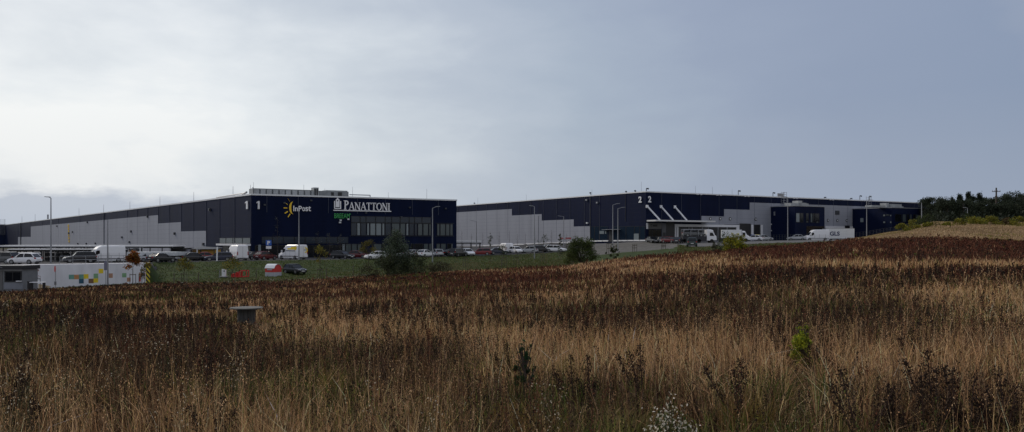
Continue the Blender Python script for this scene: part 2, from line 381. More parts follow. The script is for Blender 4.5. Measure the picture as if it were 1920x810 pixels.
# serif capitals from strokes (unit height)
def stroke(P, a, b, w0):
    d = Vector((b[0] - a[0], b[1] - a[1])); n = Vector((-d.y, d.x)).normalized() * w0 / 2
    P.append([(a[0] + n.x, a[1] + n.y), (a[0] - n.x, a[1] - n.y), (b[0] - n.x, b[1] - n.y), (b[0] + n.x, b[1] + n.y)])
def serif(P, x, y, w=.26): P.append([(x - w / 2, y - .03), (x + w / 2, y - .03), (x + w / 2, y + .03), (x - w / 2, y + .03)])
def glyph(c):
    P = []
    if c == 'P':
        stroke(P, (.18, 0), (.18, 1), .15); serif(P, .18, .03, .34); serif(P, .14, .97, .28)
        pts = [(.2 + .34 * math.sin(t) * 1.0, .74 + .23 * math.cos(t)) for t in np.linspace(0, math.pi, 9)]
        for i in range(8): stroke(P, pts[i], pts[i + 1], .09 + .06 * math.sin((i + .5) / 8 * math.pi))
        return P, .64
    if c == 'A':
        stroke(P, (.09, .02), (.42, 1), .07); stroke(P, (.40, 1), (.74, .02), .16); stroke(P, (.2, .34), (.62, .34), .07); serif(P, .1, .03, .26); serif(P, .74, .03, .32); return P, .88
    if c == 'N':
        stroke(P, (.14, 0), (.14, 1), .08); stroke(P, (.12, 1), (.76, 0), .16); stroke(P, (.76, 0), (.76, 1), .08); serif(P, .14, .03, .28); serif(P, .08, .97, .22); serif(P, .76, .97, .28); return P, .92
    if c == 'T':
        stroke(P, (.38, 0), (.38, 1), .15); stroke(P, (.03, .96), (.73, .96), .08); stroke(P, (.05, .98), (.05, .78), .06); stroke(P, (.71, .98), (.71, .78), .06); serif(P, .38, .03, .34); return P, .78
    if c == 'O':
        pts = [(.44 + .36 * math.cos(t), .5 + .47 * math.sin(t)) for t in np.linspace(0, 2 * math.pi, 21)]
        for i in range(20): stroke(P, pts[i], pts[i + 1], .07 + .09 * abs(math.cos((i + .5) / 20 * 2 * math.pi)))
        return P, .90
    if c == 'I':
        stroke(P, (.18, 0), (.18, 1), .15); serif(P, .18, .03, .32); serif(P, .18, .97, .32); return P, .38
def serif_word(W, mb, word, px0, px1, y0, y1, first=1.22, o=(.08, .2)):
    x = 0; out = []
    for i, c in enumerate(word):
        P, adv = glyph(c); k = first if i == 0 else 1
        out += [[(x + a * k, b * k) for a, b in p] for p in P]; x += adv * k
    a = (px0 + px1) / 2; t0, t1, z0, z1 = W.t(px0), W.t(px1), W.z(a, y1), W.z(a, y0); kx = (t1 - t0) / x; kz = (z1 - z0) / first
    for i, p in enumerate(out): mb.prism(p, lambda u, v, d: W.pt(t0 + u * kx, d, z0 + v * kz), o[0], o[1] + .002 * (i % 5))

def window(W, par, px0, px1, y0, y1, g, at=None, fr=.05, o=.06, frame=None):
    m = MB(); t0, t1 = W.t(px0), W.t(px1); a = at if at is not None else (px0 + px1) / 2; z0, z1 = W.z(a, y1), W.z(a, y0)
    for b in ((t0, t0 + fr, z0, z1), (t1 - fr, t1, z0, z1), (t0 + fr, t1 - fr, z0, z0 + fr), (t0 + fr, t1 - fr, z1 - fr, z1)): W.box(m, *b, 0, o)
    w_ = m.build('window', frame or blackm, par)
    p = MB(); W.box(p, t0 + fr, t1 - fr, z0 + fr, z1 - fr, 0, o - .03); q = p.build('pane', g, None, par.location); q.parent = w_
    return w_
def part(W, par, name, m, *boxes, at=None, o=(0, .06)):
    mb = MB()
    for b in boxes:
        oo = b[4:6] if len(b) > 4 else o
        W.pbox(mb, *b[:4], *oo, at=at)
    return mb.build(name, m, par)
def rod(par, x, y, z0, z1, r=.03):
    m = MB(); m.cyl((x, y, z0), (x, y, z1), r, r * .6, 5); m.box(x - .15, x + .15, y - .15, y + .15, z0 - .06, z0 + .08); return m.build('lightning_rod', steel, par)

# ================= warehouse one
D1 = 160.; C1 = (xp(471, D1), D1); T1 = zy(363, D1)
F1 = Wall(C1, (.854, .5195), (.5195, -.854)); L1 = Wall(C1, (.606, -.7955), (-.7955, -.606))
b1 = bld('warehouse', (C1[0], C1[1], 3.), 'long warehouse numbered 1 with dark glazed office front and yellow sun emblem')
tF = F1.t(856); tL = L1.t(10)
fp = [F1.pt(0, 0, 0)[:2], F1.pt(tF, 0, 0)[:2], (F1.pt(tF, 0, 0)[0] + tL * L1.d[0], F1.pt(tF, 0, 0)[1] + tL * L1.d[1]), L1.pt(tL, 0, 0)[:2]]
m = MB(); m.prism(fp, lambda x, y, z: (x, y, z), 1.0, T1 - .3); m.build('wall', navy, b1)
m = MB(); F1.box(m, -.12, tF + .12, T1 - .3, T1, -1.5, .12); L1.box(m, tL, -.12, T1 - .3, T1, -1.5, .12); m.build('parapet', whitem, b1)
m = MB(); m.prism([tuple(np.array(a) * 1) for a in fp], lambda x, y, z: (x, y, z), T1 - .295, T1 - .2); m.build('roof', mat('roof_membrane', (.22, .23, .24), .8, var=.1), b1)
# grey stepped cladding on the long side
m = MB(); zb = 1.5
for (p0, p1, yt, at) in ((387, 340, 434, 340), (340, 297, 419, 297), (297, 58, 403.2, 297), (58, 34, 444.5, 34)):
    L1.box(m, L1.t(p1), L1.t(p0), zb, L1.z(at, yt), 0, .07)
m.build('cladding', greyc, b1)
for p in (34, 58, 80, 110, 150, 196, 239, 258, 277, 297, 318, 340, 363, 387, 412, 440):
    m = MB(); t = L1.t(p); L1.box(m, t - .05, t + .05, 2, T1 - .3, .0, .085); m.build('panel_joint', mat('joint_grey', (.035, .045, .075), .6), b1)
for p, r_ in ((196, .09), (40, .2)):
    m = MB(); t = L1.t(p); m.cyl(L1.pt(t, r_ + .1, 2), L1.pt(t, r_ + .1, T1 - .2), r_); m.build('downpipe', dsteel, b1)
# small wall boxes and vents on the grey side
for p, y in ((130, 437), (137, 435), (230, 445), (247, 434), (147, 457), (163, 457), (180, 456.5), (329, 438), (383, 458), (395, 393), (108, 424), (165, 417), (278, 406), (244, 454)):
    m = MB(); t = L1.t(p); z = L1.z(p, y); L1.box(m, t - .35, t + .35, z - .3, z + .3, .071, .45); m.build('wall_lamp', dsteel, b1)
m = MB()   # small sun emblem far down the side
t = L1.t(130); z = L1.z(130, 436)
for k in range(6): m.cyl(L1.pt(t - 1 + .3 * k, .12, z + 3 - 1.2 * k), L1.pt(t - .6 + .3 * k, .12, z + 2.2 - 1.2 * k), .3)
m.build('sun_emblem', mat('sign_yellow', (.90, .58, .03), .5), b1)
# entrance glazing at the corner, side wall
for a, b in ((412, 424), (424, 437), (437, 441), (441, 455), (455, 470)): window(L1, b1, a + .3, b - .3, 446, 456.5, glass_m, at=440, o=.08)
part(L1, b1, 'entrance_canopy', white_band, (413, 470.5, 457, 460.5, 0, .9), at=440)
for a, b in ((418, 429), (429, 440), (441, 455), (455, 470)): window(L1, b1, a + .3, b - .3, 461.5, 486, glass, at=440, o=.08)
# front: shop band
for i, a in enumerate(np.arange(491, 652, 20.3)): window(F1, b1, a, a + 19.6, 444 + .02 * i, 456.5, glass_b, at=560, o=.08)
for i, a in enumerate(np.arange(478, 655, 22.)): window(F1, b1, a, a + 21, 459.5, 487, glass, at=560, o=.08)
part(F1, b1, 'door', glass_l, (484, 489, 459, 481, 0, .12)); part(F1, b1, 'door', glass_l, (553, 558, 470, 484, 0, .12))
# upper curtain wall on the right
px = [658, 675, 686, 704, 722, 734, 750, 767, 777, 791, 808]
for i in range(10): window(F1, b1, px[i] + .25, px[i + 1] - .25, 406.3, 417.5, glass_b, at=730, o=.10, fr=.07)
ups = [(658, 669, glass_b), (669, 675.5, glass_l), (676, 686.5, glass_b), (687.5, 692.5, glass_l), (693.5, 704, glass_l), (704.5, 715, glass_l), (716, 721, glass_l), (722, 733, glass_b), (734, 749, glass_m),
       (750, 760, glass_m), (761, 766, glass_l), (767, 776, glass_b), (777, 782, glass_b), (783, 792, glass_m), (793, 803, glass_m), (804, 808, glass_m),
       (819, 824, glass_m), (825, 835, glass_m), (835.5, 843, glass_m), (843.5, 849, glass_m)]
for a, b, g in ups: window(F1, b1, a + .2, b - .2, 419, 441.5, g, at=760, o=.10, fr=.07)
lows = [(641, 647, glass_l), (648, 658, glass_m), (659, 669, glass_m), (670, 677, glass_m), (700, 715, glass_m), (716, 722, glass), (758, 766, glass_m), (770, 776, glass), (777, 793, glass), (794, 803, glass_m), (804, 809, glass_m),
        (818, 825, glass_m), (826, 836, glass_m), (838, 846, glass), (846, 848.6, glass_l)]
for i, (a, b, g) in enumerate(lows): window(F1, b1, a + .2, b - .2, 457, 472 + (10 if i < 6 else 0), g, at=740, o=.10, fr=.07)
m = MB()
for k, (a, b) in enumerate(((659, 809), (656, 809), (816, 851), (816, 851))):
    y = (418.2, 442.5, 417.5, 442.5)[k]; F1.pbox(m, a, b, y - .25, y + .25, 0, .13 + .003 * k, at=740)
m.build('mullion', dsteel, b1)
for p, y in ((533, 380.5), (638, 413), (652.5, 411), (637, 417), (685.8, 399), (752, 407), (768, 389), (835, 391), (496, 384), (583, 376)):
    m = MB(); t = F1.t(p); z = F1.z(p, y); F1.box(m, t - .2, t + .2, z - .16, z + .16, 0, .3); m.build('wall_lamp', lampg if p in (652.5, 637, 638) else dsteel, b1)
# numerals and lettering
m = MB(); wall_one(L1, m, 461.3, 466, 377, 392); m.build('numeral', whitem, b1)
m = MB(); wall_one(F1, m, 480.7, 486.3, 377, 392); m.build('numeral', whitem, b1)
sg = MB(); wall_text(F1, sg, 'InP', 549.5, 565.5, 386, 396, bold=.015); wall_text(F1, sg, 'o', 566.2, 571.6, 388.6, 396, bold=.015); wall_text(F1, sg, 'st', 572.2, 582.5, 386.8, 396, bold=.015)
sg.build('lettering', mat('sign_white', (.85, .85, .87), .4), b1)
m = MB(); t0 = F1.t(549.2); z0 = F1.z(548, 389.8); rr = (F1.z(548, 378) - F1.z(548, 401.5)) / 2
outer = [(t0 - 1.0 * rr * .62 * math.sin(a) - .02, z0 + rr * math.cos(a)) for a in np.linspace(.0, math.pi, 17)]
inner = [(t0 - .50 * rr * .62 * math.sin(a) + .0, z0 + rr * .97 * math.cos(a)) for a in np.linspace(.0, math.pi, 17)]
for i in range(16): m.prism([outer[i], inner[i], inner[i + 1], outer[i + 1]], lambda u, v, d: F1.pt(u, d, v), .08, .2)
for (xa, ya, xb, yb) in ((539, 372.5, 543, 378.5), (533, 379.5, 538.5, 384), (531, 390, 537.5, 390), (533, 400, 538.8, 396.5), (539, 407, 543.3, 401)):
    m.prism([(F1.t(xa), F1.z(xa, ya - .9)), (F1.t(xb), F1.z(xb, yb - .9)), (F1.t(xb + .9), F1.z(xb, yb + .8)), (F1.t(xa + .9), F1.z(xa, ya + .8))], lambda u, v, d: F1.pt(u, d, v), .08, .2)
m.build('sun_emblem', MATS['sign_yellow'], b1)
sw = MATS['sign_white']
m = MB(); serif_word(F1, m, 'PANATTONI', 644, 731, 377, 394); m.build('lettering', sw, b1)
m = MB(); m.prism([(F1.t(624.5), F1.z(678, 394.6)), (F1.t(733), F1.z(678, 394.6)), (F1.t(733), F1.z(678, 396.2)), (F1.t(624.5), F1.z(678, 396.2))], lambda u, v, d: F1.pt(u, d, v), .08, .2); m.build('sign_underline', sw, b1)
m = MB()
for a, b, y0, y1 in ((626, 627.8, 377, 392), (637.2, 639, 377, 392), (626, 639, 390.3, 392), (629, 631.4, 375, 388.5), (633.6, 636, 375, 388.5), (631.4, 633.6, 377.5, 388.5)):
    F1.pbox(m, a, b, y0, y1, .08, .2 + .003 * (a % 3), at=632)
m.prism([(F1.t(628.6), F1.z(632, 375)), (F1.t(636.4), F1.z(632, 375)), (F1.t(632.5), F1.z(632, 370.8))], lambda u, v, d: F1.pt(u, d, v), .08, .2)
m.build('shield_emblem', sw, b1)
m = MB(); wall_text(F1, m, 'BREEAM', 626.5, 655, 400.3, 409.2, bold=.0); m.build('lettering', mat('sign_green', (.05, .38, .10), .5), b1)
m = MB(); wall_text(F1, m, '°', 655.4, 657.2, 400.5, 402.5); m.build('lettering', MATS['sign_green'], b1)
# roof plant
def roofbox(W, par, name, m_, px0, px1, y0, y1, back=2., depth=3., at=None):
    mb = MB(); a = at or (px0 + px1) / 2
    k = (W.D(W.t(a)) + back * -W.n[1]) / W.D(W.t(a))
    t0, t1 = W.t(px0), W.t(px1); z1 = EZ + (W.z(a, y0) - EZ) * k
    W.box(mb, t0, t1, (T1 if par is b1 else T2) - .3, z1, -back - depth, -back); return mb.build(name, m_, par)
hv = mat('duct_metal', (.20, .215, .225), .5, .3, var=.25, scale=.8); hvl = mat('pale_duct', (.33, .35, .36), .5, .2, var=.2, scale=.6)
roofbox(F1, b1, 'ventilation_duct', hv, 479, 592, 353.5, 363, at=500)
for i, a in enumerate(range(481, 590, 12)): roofbox(F1, b1, 'duct_panel', hvl, a, a + 9, 354.6 + .06 * i, 363, 1.7, .2, at=500)
roofbox(F1, b1, 'chimney_stack', hvl, 592.5, 602, 351.5, 364, 1.5, 1.6)
roofbox(F1, b1, 'stack_louvre', blackm, 593.8, 596.3, 354, 364, 1.35, .1); roofbox(F1, b1, 'stack_louvre', blackm, 598, 600.3, 354, 364, 1.35, .1)
roofbox(F1, b1, 'ventilation_unit', hv, 603, 660, 358.5, 364); roofbox(F1, b1, 'ventilation_unit', hvl, 618, 659, 357, 364, 2.4, 2.4)
for a, b in ((627, 632), (640, 647)): roofbox(F1, b1, 'unit_louvre', blackm, a, b, 360.5, 362.6, 1.9, .1)
roofbox(F1, b1, 'camera_mast', steel, 475.3, 476.6, 351, 363, .6, .3)
m = MB(); z = F1.z(680, 366.2) ; m.cyl(F1.pt(F1.t(660), -1.5, T1 + .45), F1.pt(F1.t(699), -1.5, T1 + .45), .1); m.cyl(F1.pt(F1.t(699), -1.5, T1 + .5), F1.pt(F1.t(699), -1.5, T1 - .3), .1); m.build('roof_pipe', steel, b1)
m = MB(); m.cyl(L1.pt(L1.t(397), -1, T1 + .25), L1.pt(L1.t(452), -1, T1 + .45), .12); m.cyl(L1.pt(L1.t(444), -1, T1 + .1), L1.pt(L1.t(453), -1, T1 + .55), .2)
for p in (400, 415, 430, 450): m.cyl(L1.pt(L1.t(p), -1, T1 - .3), L1.pt(L1.t(p), -1, T1 + .35), .05)
m.build('roof_pipe', steel, b1)
for p, dy in ((33, 13), (57, 14), (137, 15), (182, 16), (230, 16), (285, 18), (347, 19), (419, 21), (451, 20)):
    t = L1.t(p); D = L1.D(t); x, y, _ = L1.pt(t, -2., 0); rod(b1, x, y, T1 - .2, T1 + dy / F * D, .035 + D / 9000)
m = MB(); x, y, _ = L1.pt(L1.t(85), -1, 0); m.cyl((x, y, T1), (x, y, T1 + 2.2), .35); m.build('vent_pipe', steel, b1)
for p, dy in ((485, 24), (581, 22), (621, 16), (674, 21), (742, 12), (815, 21)):
    t = F1.t(p); D = F1.D(t); x, y, _ = F1.pt(t, -4., 0); rod(b1, x, y, T1 - .2, T1 + dy / F * D, .04)
# far annexe with ladder at the left end
m = MB(); La = Wall(L1.pt(tL, 0, 0)[:2], (1, 0), (0, -1)); La.box(m, -40, -.01, 2, La.z(5, 421.5), -30, 0); m.build('annexe', navy, b1)
m = MB(); La.box(m, -40, -.01, La.z(5, 421.5), La.z(5, 421.5) + .4, -30, .1); m.build('parapet', whitem, b1)
def cage(par, W, px, y0, y1, wdt, m_=steel):
    mb = MB(); t = W.t(px); z1, z0 = W.z(px, y0), W.z(px, y1); hw = wdt / 2
    for s in (-hw, hw):
        for o in (.1, .9): mb.cyl(W.pt(t + s, o, z0), W.pt(t + s, o, z1), .05, n=5)
    z = z0
    while z < z1:
        mb.cyl(W.pt(t - hw, .9, z), W.pt(t + hw, .9, z), .04, n=4); mb.cyl(W.pt(t - hw, .1, z), W.pt(t + hw, .1, z), .04, n=4)
        for s in (-hw, hw): mb.cyl(W.pt(t + s, .1, z), W.pt(t + s, .9, z), .04, n=4)
        z += .55
    return mb.build('roof_ladder', m_, par)
cage(b1, La, 5, 411, 440, 3.)

# ================= warehouse two
D2 = 198.; C2 = (xp(1211, D2), D2); T2 = zy(358, D2)
R2 = Wall(C2, (.847, .531), (.531, -.847)); L2 = Wall(C2, (.524, -.852), (-.852, -.524))
b2 = bld('warehouse', (C2[0], C2[1], 6.), 'navy and grey warehouse numbered 2 with white diagonal canopy struts at its corner')
tR = R2.t(1741); tL2 = -165.
fp = [R2.pt(0, 0, 0)[:2], R2.pt(tR, 0, 0)[:2], (R2.pt(tR, 0, 0)[0] + tL2 * L2.d[0], R2.pt(tR, 0, 0)[1] + tL2 * L2.d[1]), L2.pt(tL2, 0, 0)[:2]]
m = MB(); m.prism(fp, lambda x, y, z: (x, y, z), 3., T2 - .3); m.build('wall', navy, b2)
m = MB(); R2.box(m, -.12, tR + .12, T2 - .3, T2 - .02, -1.5, .12); L2.box(m, tL2, -.12, T2 - .3, T2 - .02, -1.5, .12); m.build('parapet', whitem, b2)
m = MB(); m.prism(fp, lambda x, y, z: (x, y, z), T2 - .295, T2 - .2); m.build('roof', MATS['roof_membrane'], b2)
m = MB()
for (p0, p1, yt, at) in ((800, 960, 391.8, 960), (960, 1016, 401.4, 1016), (1016, 1076, 411.4, 1076), (1076, 1107, 424, 1107)):
    L2.box(m, tL2 if p0 == 800 else L2.t(p0), L2.t(p1), 4, L2.z(at, yt), 0, .07)
m.build('cladding', greyc, b2)
for p, hw_, z0_, z1j in ((1107, .1, 5, T2 - .3), (1173, .04, L2.z(1173, 415), T2 - .3), (1010, .04, 5, L2.z(1010, 405))):
    m = MB(); t = L2.t(p); L2.box(m, t - hw_, t + hw_, z0_, z1j, 0, .12); m.build('panel_joint', dsteel, b2)
m = MB()   # plinth follows the ground
for i, p in enumerate(range(866, 1106, 20)):
    L2.box(m, L2.t(p), L2.t(min(p + 20, 1106)), L2.z(p + 10, 462.6 - (p + 10 - 900) * .0425), L2.z(p + 10, 460.3 - (p + 10 - 900) * .0425), 0, .18 + .002 * (i % 2))
m.build('plinth', white_band, b2)
for i, (a, b) in enumerate(((1108, 1120), (1121, 1131), (1132, 1141), (1151, 1157), (1158, 1165), (1166, 1177), (1178, 1188), (1189, 1200), (1201, 1211))):
    part(L2, b2, 'plinth', whitem, (a, b, 450.8 - (a - 1107) * .012, 453 - (a - 1107) * .012, 0, .2))
for i, (a, b, g) in enumerate(((1108, 1115, glass_b), (1115, 1124, glass_b), (1124, 1140, glass_b), (1151, 1162, glass_b), (1162, 1174, glass_b), (1174, 1190, glass_b), (1190, 1200, glass_b), (1200, 1210, glass_b))):
    window(L2, b2, a + .2, b - .2, 424.5, 450.3, g, at=(a + b) / 2, o=.08)
for a, b, y0, y1 in ((1124.5, 1133, 433, 438.5), (1135, 1137, 433.5, 438.5), (1189, 1198, 438, 450)): part(L2, b2, 'blind', glass_l, (a, b, y0, y1, .05, .09))
part(L2, b2, 'door', blackm, (1142, 1150, 432, 453, 0, .1))
m = MB(); L2.pbox(m, 1135, 1164, 430, 430.8, 0, 1.2); m.build('door_canopy', steel, b2)
for p, y in ((1102, 418), (1121, 380), (1101, 375)):
    m = MB(); t = L2.t(p); z = L2.z(p, y); L2.box(m, t - .3, t + .3, z - .2, z + .2, 0, .4); m.build('wall_lamp', lampg if p == 1102 else steel, b2)
m = MB(); wall_text(L2, m, '2', 1198.3, 1204, 368.3, 380, bold=.03); m.build('numeral', whitem, b2)
m = MB(); wall_text(R2, m, '2', 1214.5, 1220, 367.5, 379.5, bold=.03); m.build('numeral', whitem, b2)
# entrance canopy with three struts
gr = mat('canopy_beam', (.62, .62, .62), .5)
m = MB(); zc = R2.z(1213, 415.3); R2.box(m, .1, 19.8, zc - .0, zc + .35, .15, 3.4); m.build('entrance_canopy', gr, b2)
for k, (pa, ya, pb, yb) in enumerate(((1213, 387, 1237.5, 411), (1239, 387.5, 1262.5, 409.5), (1265, 388, 1288, 409.5))):
    t = R2.t(pa); o = 3.2
    a_ = R2.pt(t, .15, R2.z(pa, ya)); b_ = R2.pt(t + .2, o, zc + .3)
    # strut leans out to the canopy's front edge
    sx = (pb - CX) / F; q = R2.pt(0, o, 0); tt = (sx * q[1] - q[0]) / (R2.d[0] - sx * R2.d[1]); b_ = R2.pt(tt, o, zc + .3)
    m = MB(); m.cyl(a_, b_, .2, n=8); R2.box(m, t - .35, t + .35, R2.z(pa, ya) - .35, R2.z(pa, ya) + .35, 0, .18); m.build('canopy_strut', whitem, b2)
part(R2, b2, 'corner_panel', white_band, (1211.5, 1215, 418, 429, 0, .1))
part(R2, b2, 'fascia_board', mat('sign_board_grey', (.10, .10, .10), .5), (1216, 1240, 418, 429, 0, .12), at=1225)
m = MB(); wall_text(R2, m, 'C', 1219.2, 1222, 420.3, 425, (.125, .2), .03); [R2.pbox(m, a_, a_ + 2.2, 421.2, 424.8, .125, .2, at=1225) for a_ in (1223.6, 1226.4, 1229.2)]; m.build('lettering', blackm, b2)
for a, b in ((1216, 1223), (1223, 1230), (1230, 1240)): window(R2, b2, a, b - .3, 430, 452, glass, at=1225, o=.08)
part(R2, b2, 'wall_panel', mat('mid_grey_panel', (.10, .105, .12), .5), (1241, 1248.5, 418.5, 451, 0, .1))
part(R2, b2, 'door', blackm, (1242.5, 1247.5, 436, 451, .1, .13))
part(R2, b2, 'canopy_recess', blackm, (1249, 1264, 414, 452, 0, .09))
# grey stepped cladding of the dock side
m = MB()
for (p0, p1, yt, yb, at) in ((1315, 1357.5, 405, 420.5, 1320), (1357.5, 1405.5, 392.2, 420.5, 1360), (1405.5, 1637, 379.8, 455, 1410)):
    R2.box(m, R2.t(p0), R2.t(p1), R2.z(at, yb), R2.z(at, yt), 0, .07)
m.build('cladding', greyc, b2)
m = MB()
R2.box(m, R2.t(1264.5), R2.t(1385), R2.z(1320, 425.5), R2.z(1320, 420.9), 0, .25)
for a, b in ((1264.5, 1266.5), (1268, 1271), (1379, 1385)): R2.box(m, R2.t(a), R2.t(b), R2.z(1320, 455), R2.z(1320, 425.5), 0, .245)
for a, b in ((1407, 1411.5), (1424.5, 1429)): R2.box(m, R2.t(a), R2.t(b), R2.z(1415, 452), R2.z(1415, 421.7), .07, .25)
m.build('dock_surround', white_band, b2)
for a, b, y0 in ((1271.5, 1290, 426.3), (1297, 1315, 426.3), (1327, 1343, 426.3), (1346, 1361, 426.3), (1363, 1378.5, 426.3), (1385.5, 1406.5, 419.3), (1412, 1424, 421)):
    m = MB(); R2.pbox(m, a, b, y0, 453, .072, .16, at=1340 if a < 1385 else 1405); d = m.build('dock_door', blackm, b2)
    m = MB(); t = R2.t(a); R2.box(m, t - .12, t, R2.z(a, 453), R2.z(a, y0), .072, .3); t = R2.t(b); R2.box(m, t, t + .12, R2.z(b, 453), R2.z(b, y0), .072, .3); q = m.build('door_frame', steel, None, b2.location); q.parent = d
for i, (a, b) in enumerate(((1290, 1297), (1315, 1327))):
    part(R2, b2, 'dock_wall', greyplastic, (a, b, 425.6, 452, .07, .15), at=1340)
part(R2, b2, 'fascia_board', whitem, (1270, 1277, 423.5, 425, .25, .3), (1284, 1291, 423.5, 425, .25, .3), (1304, 1312, 423.5, 425, .25, .3))
# portholes
for p, y in ((1331.5, 410), (1350, 410), (1368.5, 410.3), (1416.5, 411), (1552, 413), (1569.5, 413.3), (1587, 413.6)):
    m = MB(); t = R2.t(p); z = R2.z(p, y); m.cyl(R2.pt(t, .07, z), R2.pt(t, .16, z), .42, .42, 14); f_ = m.build('porthole', blackm, b2)
    m = MB(); m.cyl(R2.pt(t, .1, z), R2.pt(t, .18, z), .24, .24, 12); q = m.build('pane', lampg, None, b2.location); q.parent = f_
part(R2, b2, 'louvre', dsteel, (1565.5, 1573, 395, 402.5, .07, .2))
# docks between the two office blocks
part(R2, b2, 'dock_surround', white_band, (1546.5, 1598, 424.2, 450, .07, .2))
for a, b, y0 in ((1549, 1562, 428), (1566.5, 1580, 428), (1583, 1592, 422.8)): part(R2, b2, 'dock_door', blackm, (a, b, y0, 450, .2, .25))
def annexe(par, pxa, pxo, pxe, w_, yt, lab_m=navy):
    """office block standing out from the dock side: pxa where it leaves the wall, pxo its outer corner, pxe its end"""
    t = R2.t(pxa); S = R2.pt(t, 0, 0)
    G = Wall((S[0] + w_ * R2.n[0], S[1] + w_ * R2.n[1]), R2.d, R2.n); zt = zy(yt, G.p[1]); te = G.t(pxe)
    m = MB(); G.box(m, 0, te, 3, zt, -w_, 0); m.build('office_block', navy, par)
    m = MB(); G.box(m, -.08, te + .08, zt, zt + .18, -w_, .08); m.build('block_parapet', steel, par)
    SW = Wall(G.p, (R2.n[0], R2.n[1]), (-R2.d[0], -R2.d[1]))       # left-facing side, runs towards the camera to the right
    return G, SW, zt
G1, S1, z1_ = annexe(b2, 1445, 1490, 1546, 7.9, 386.5)
part(S1, b2, 'poster', steel, (1451, 1453.5, 397, 404, 0, .08), at=1452)
for p, y in ((1446.5, 420.5), (1446.5, 432.5)): part(R2, b2, 'wall_lamp', lampg, (p - 1.6, p - .2, y - 1, y + 1, .07, .4))
for a, b, y0, y1, g in ((1492.3, 1499, 400, 417, glass_l), (1500, 1506, 400, 417, glass), (1511, 1516, 400, 417, glass), (1519.5, 1523, 400, 417, glass_m), (1524, 1527, 400, 417, glass), (1528, 1536, 400, 417, glass), (1511.5, 1514.5, 415, 417.5, glass_m), (1530, 1534, 415, 417.5, glass_m), (1512, 1545, 424, 440, glass)):
    window(G1, b2, a, b, y0, y1, g, at=1518, o=.08 + (.02 if y0 == 415 else 0))
for a, b, y0 in ((1494, 1528, 381.3), (1509, 1516, 376.5), (1517, 1527, 380), (1505, 1509, 382)):
    mb = MB(); k = (G1.D(G1.t(1510)) + 2.5) / G1.D(G1.t(1510)); bk = 2.0 + .25 * (a % 3)
    G1.box(mb, G1.t(a), G1.t(b), z1_ + .1, EZ + (G1.z(1510, y0) - EZ) * k, -bk - 2, -bk); mb.build('rooftop_unit', hvl, b2)
G2_, S2_, z2_ = annexe(b2, 1598, 1672, 1735, 12.5, 389.7)
part(S2_, b2, 'window', glass_l, (1613.5, 1619, 409, 416.5, 0, .08), at=1616)
for a, b, y0, y1, g in ((1656, 1660, 402, 405.5, glass_l), (1661, 1668, 402, 404, glass_m), (1669, 1671.7, 402.5, 405.5, glass_l)):
    window(S2_, b2, a, b, y0, y1, g, at=(a + b) / 2, o=.08)
for a, b in ((1656, 1660), (1669, 1671.8)): window(S2_, b2, a, b, 415, 418.5, glass_l, at=a, o=.08)
for a, b, g in ((1678, 1690, glass), (1692, 1698, glass_m), (1700, 1704, glass), (1706, 1709, glass_m), (1712, 1716, glass), (1717, 1722, glass_m), (1724, 1731, glass_m)): window(G2_, b2, a, b, 402, 416, g, at=1705, o=.08)
for a, b, y0 in ((1646, 1672, 384.5), (1674.8, 1679.5, 380.5), (1680, 1700, 382.3), (1703, 1707, 387), (1645, 1650, 386.5)):
    mb = MB(); bk = 1.5 + .2 * (a % 4); W_ = G2_; ta, tb = W_.t(a), W_.t(b); k = (W_.D(ta) + bk * .85) / W_.D(ta)
    W_.box(mb, ta, tb, z2_ + .1, EZ + (zy(y0, W_.D(ta)) - EZ) * k, -bk - 2, -bk); mb.build('rooftop_unit', hvl, b2)
cage(b2, R2, 1467, 360.5, 384, 1.2); cage(b2, R2, 1626, 368.2, 392, 1.2)
m = MB(); t = R2.t(1467); R2.box(m, t - 1.2, t + 1.2, T2, T2 + .9, -.7, -.6); m.build('roof_hatch_rail', steel, b2)
for p, dy in ((881, 13), (971, 12), (1093, 12)):
    t = L2.t(p); D = L2.D(t); x, y, _ = L2.pt(t, -3., 0); rod(b2, x, y, T2 - .2, T2 + dy / F * D, .04)
for p, dy in ((1218, 19), (1320, 15), (1352, 15), (1389, 12)):
    t = R2.t(p); D = R2.D(t); x, y, _ = R2.pt(t, -3., 0); rod(b2, x, y, T2 - .2, T2 + dy / F * D, .04)
for W_, p in ((L2, 1105), (L2, 888), (L2, 1172), (L2, 1189), (R2, 1214.5), (R2, 1387), (R2, 1452), (R2, 1548), (R2, 1615), (R2, 1633), (R2, 1597)):
    t = W_.t(p); D = W_.D(t); m = MB(); h_ = {1105: 5, 1387: 8, 1452: 7, 1615: 8, 1633: 8, 1214.5: 5}.get(p, 2) / F * D
    m.cyl(W_.pt(t, -.5, T2 - .2), W_.pt(t, -.5, T2 + h_), .09); m.cyl(W_.pt(t, -.5, T2 + h_), W_.pt(t + .3, 0, T2 + h_ * .85), .14, .2); m.build('roof_camera', dsteel, b2)
for p, dy in ((1309, 4.6), (1346, 5.7), (1398, 7.3), (1489, 10.3), (1557, 12.8)):
    m = MB(); t = R2.t(p)
    for s in (-.75, .45): R2.box(m, t + s, t + s + .5, T2 - .45, T2 - .08, .13, .5)
    m.build('parapet_light', white_band, b2)

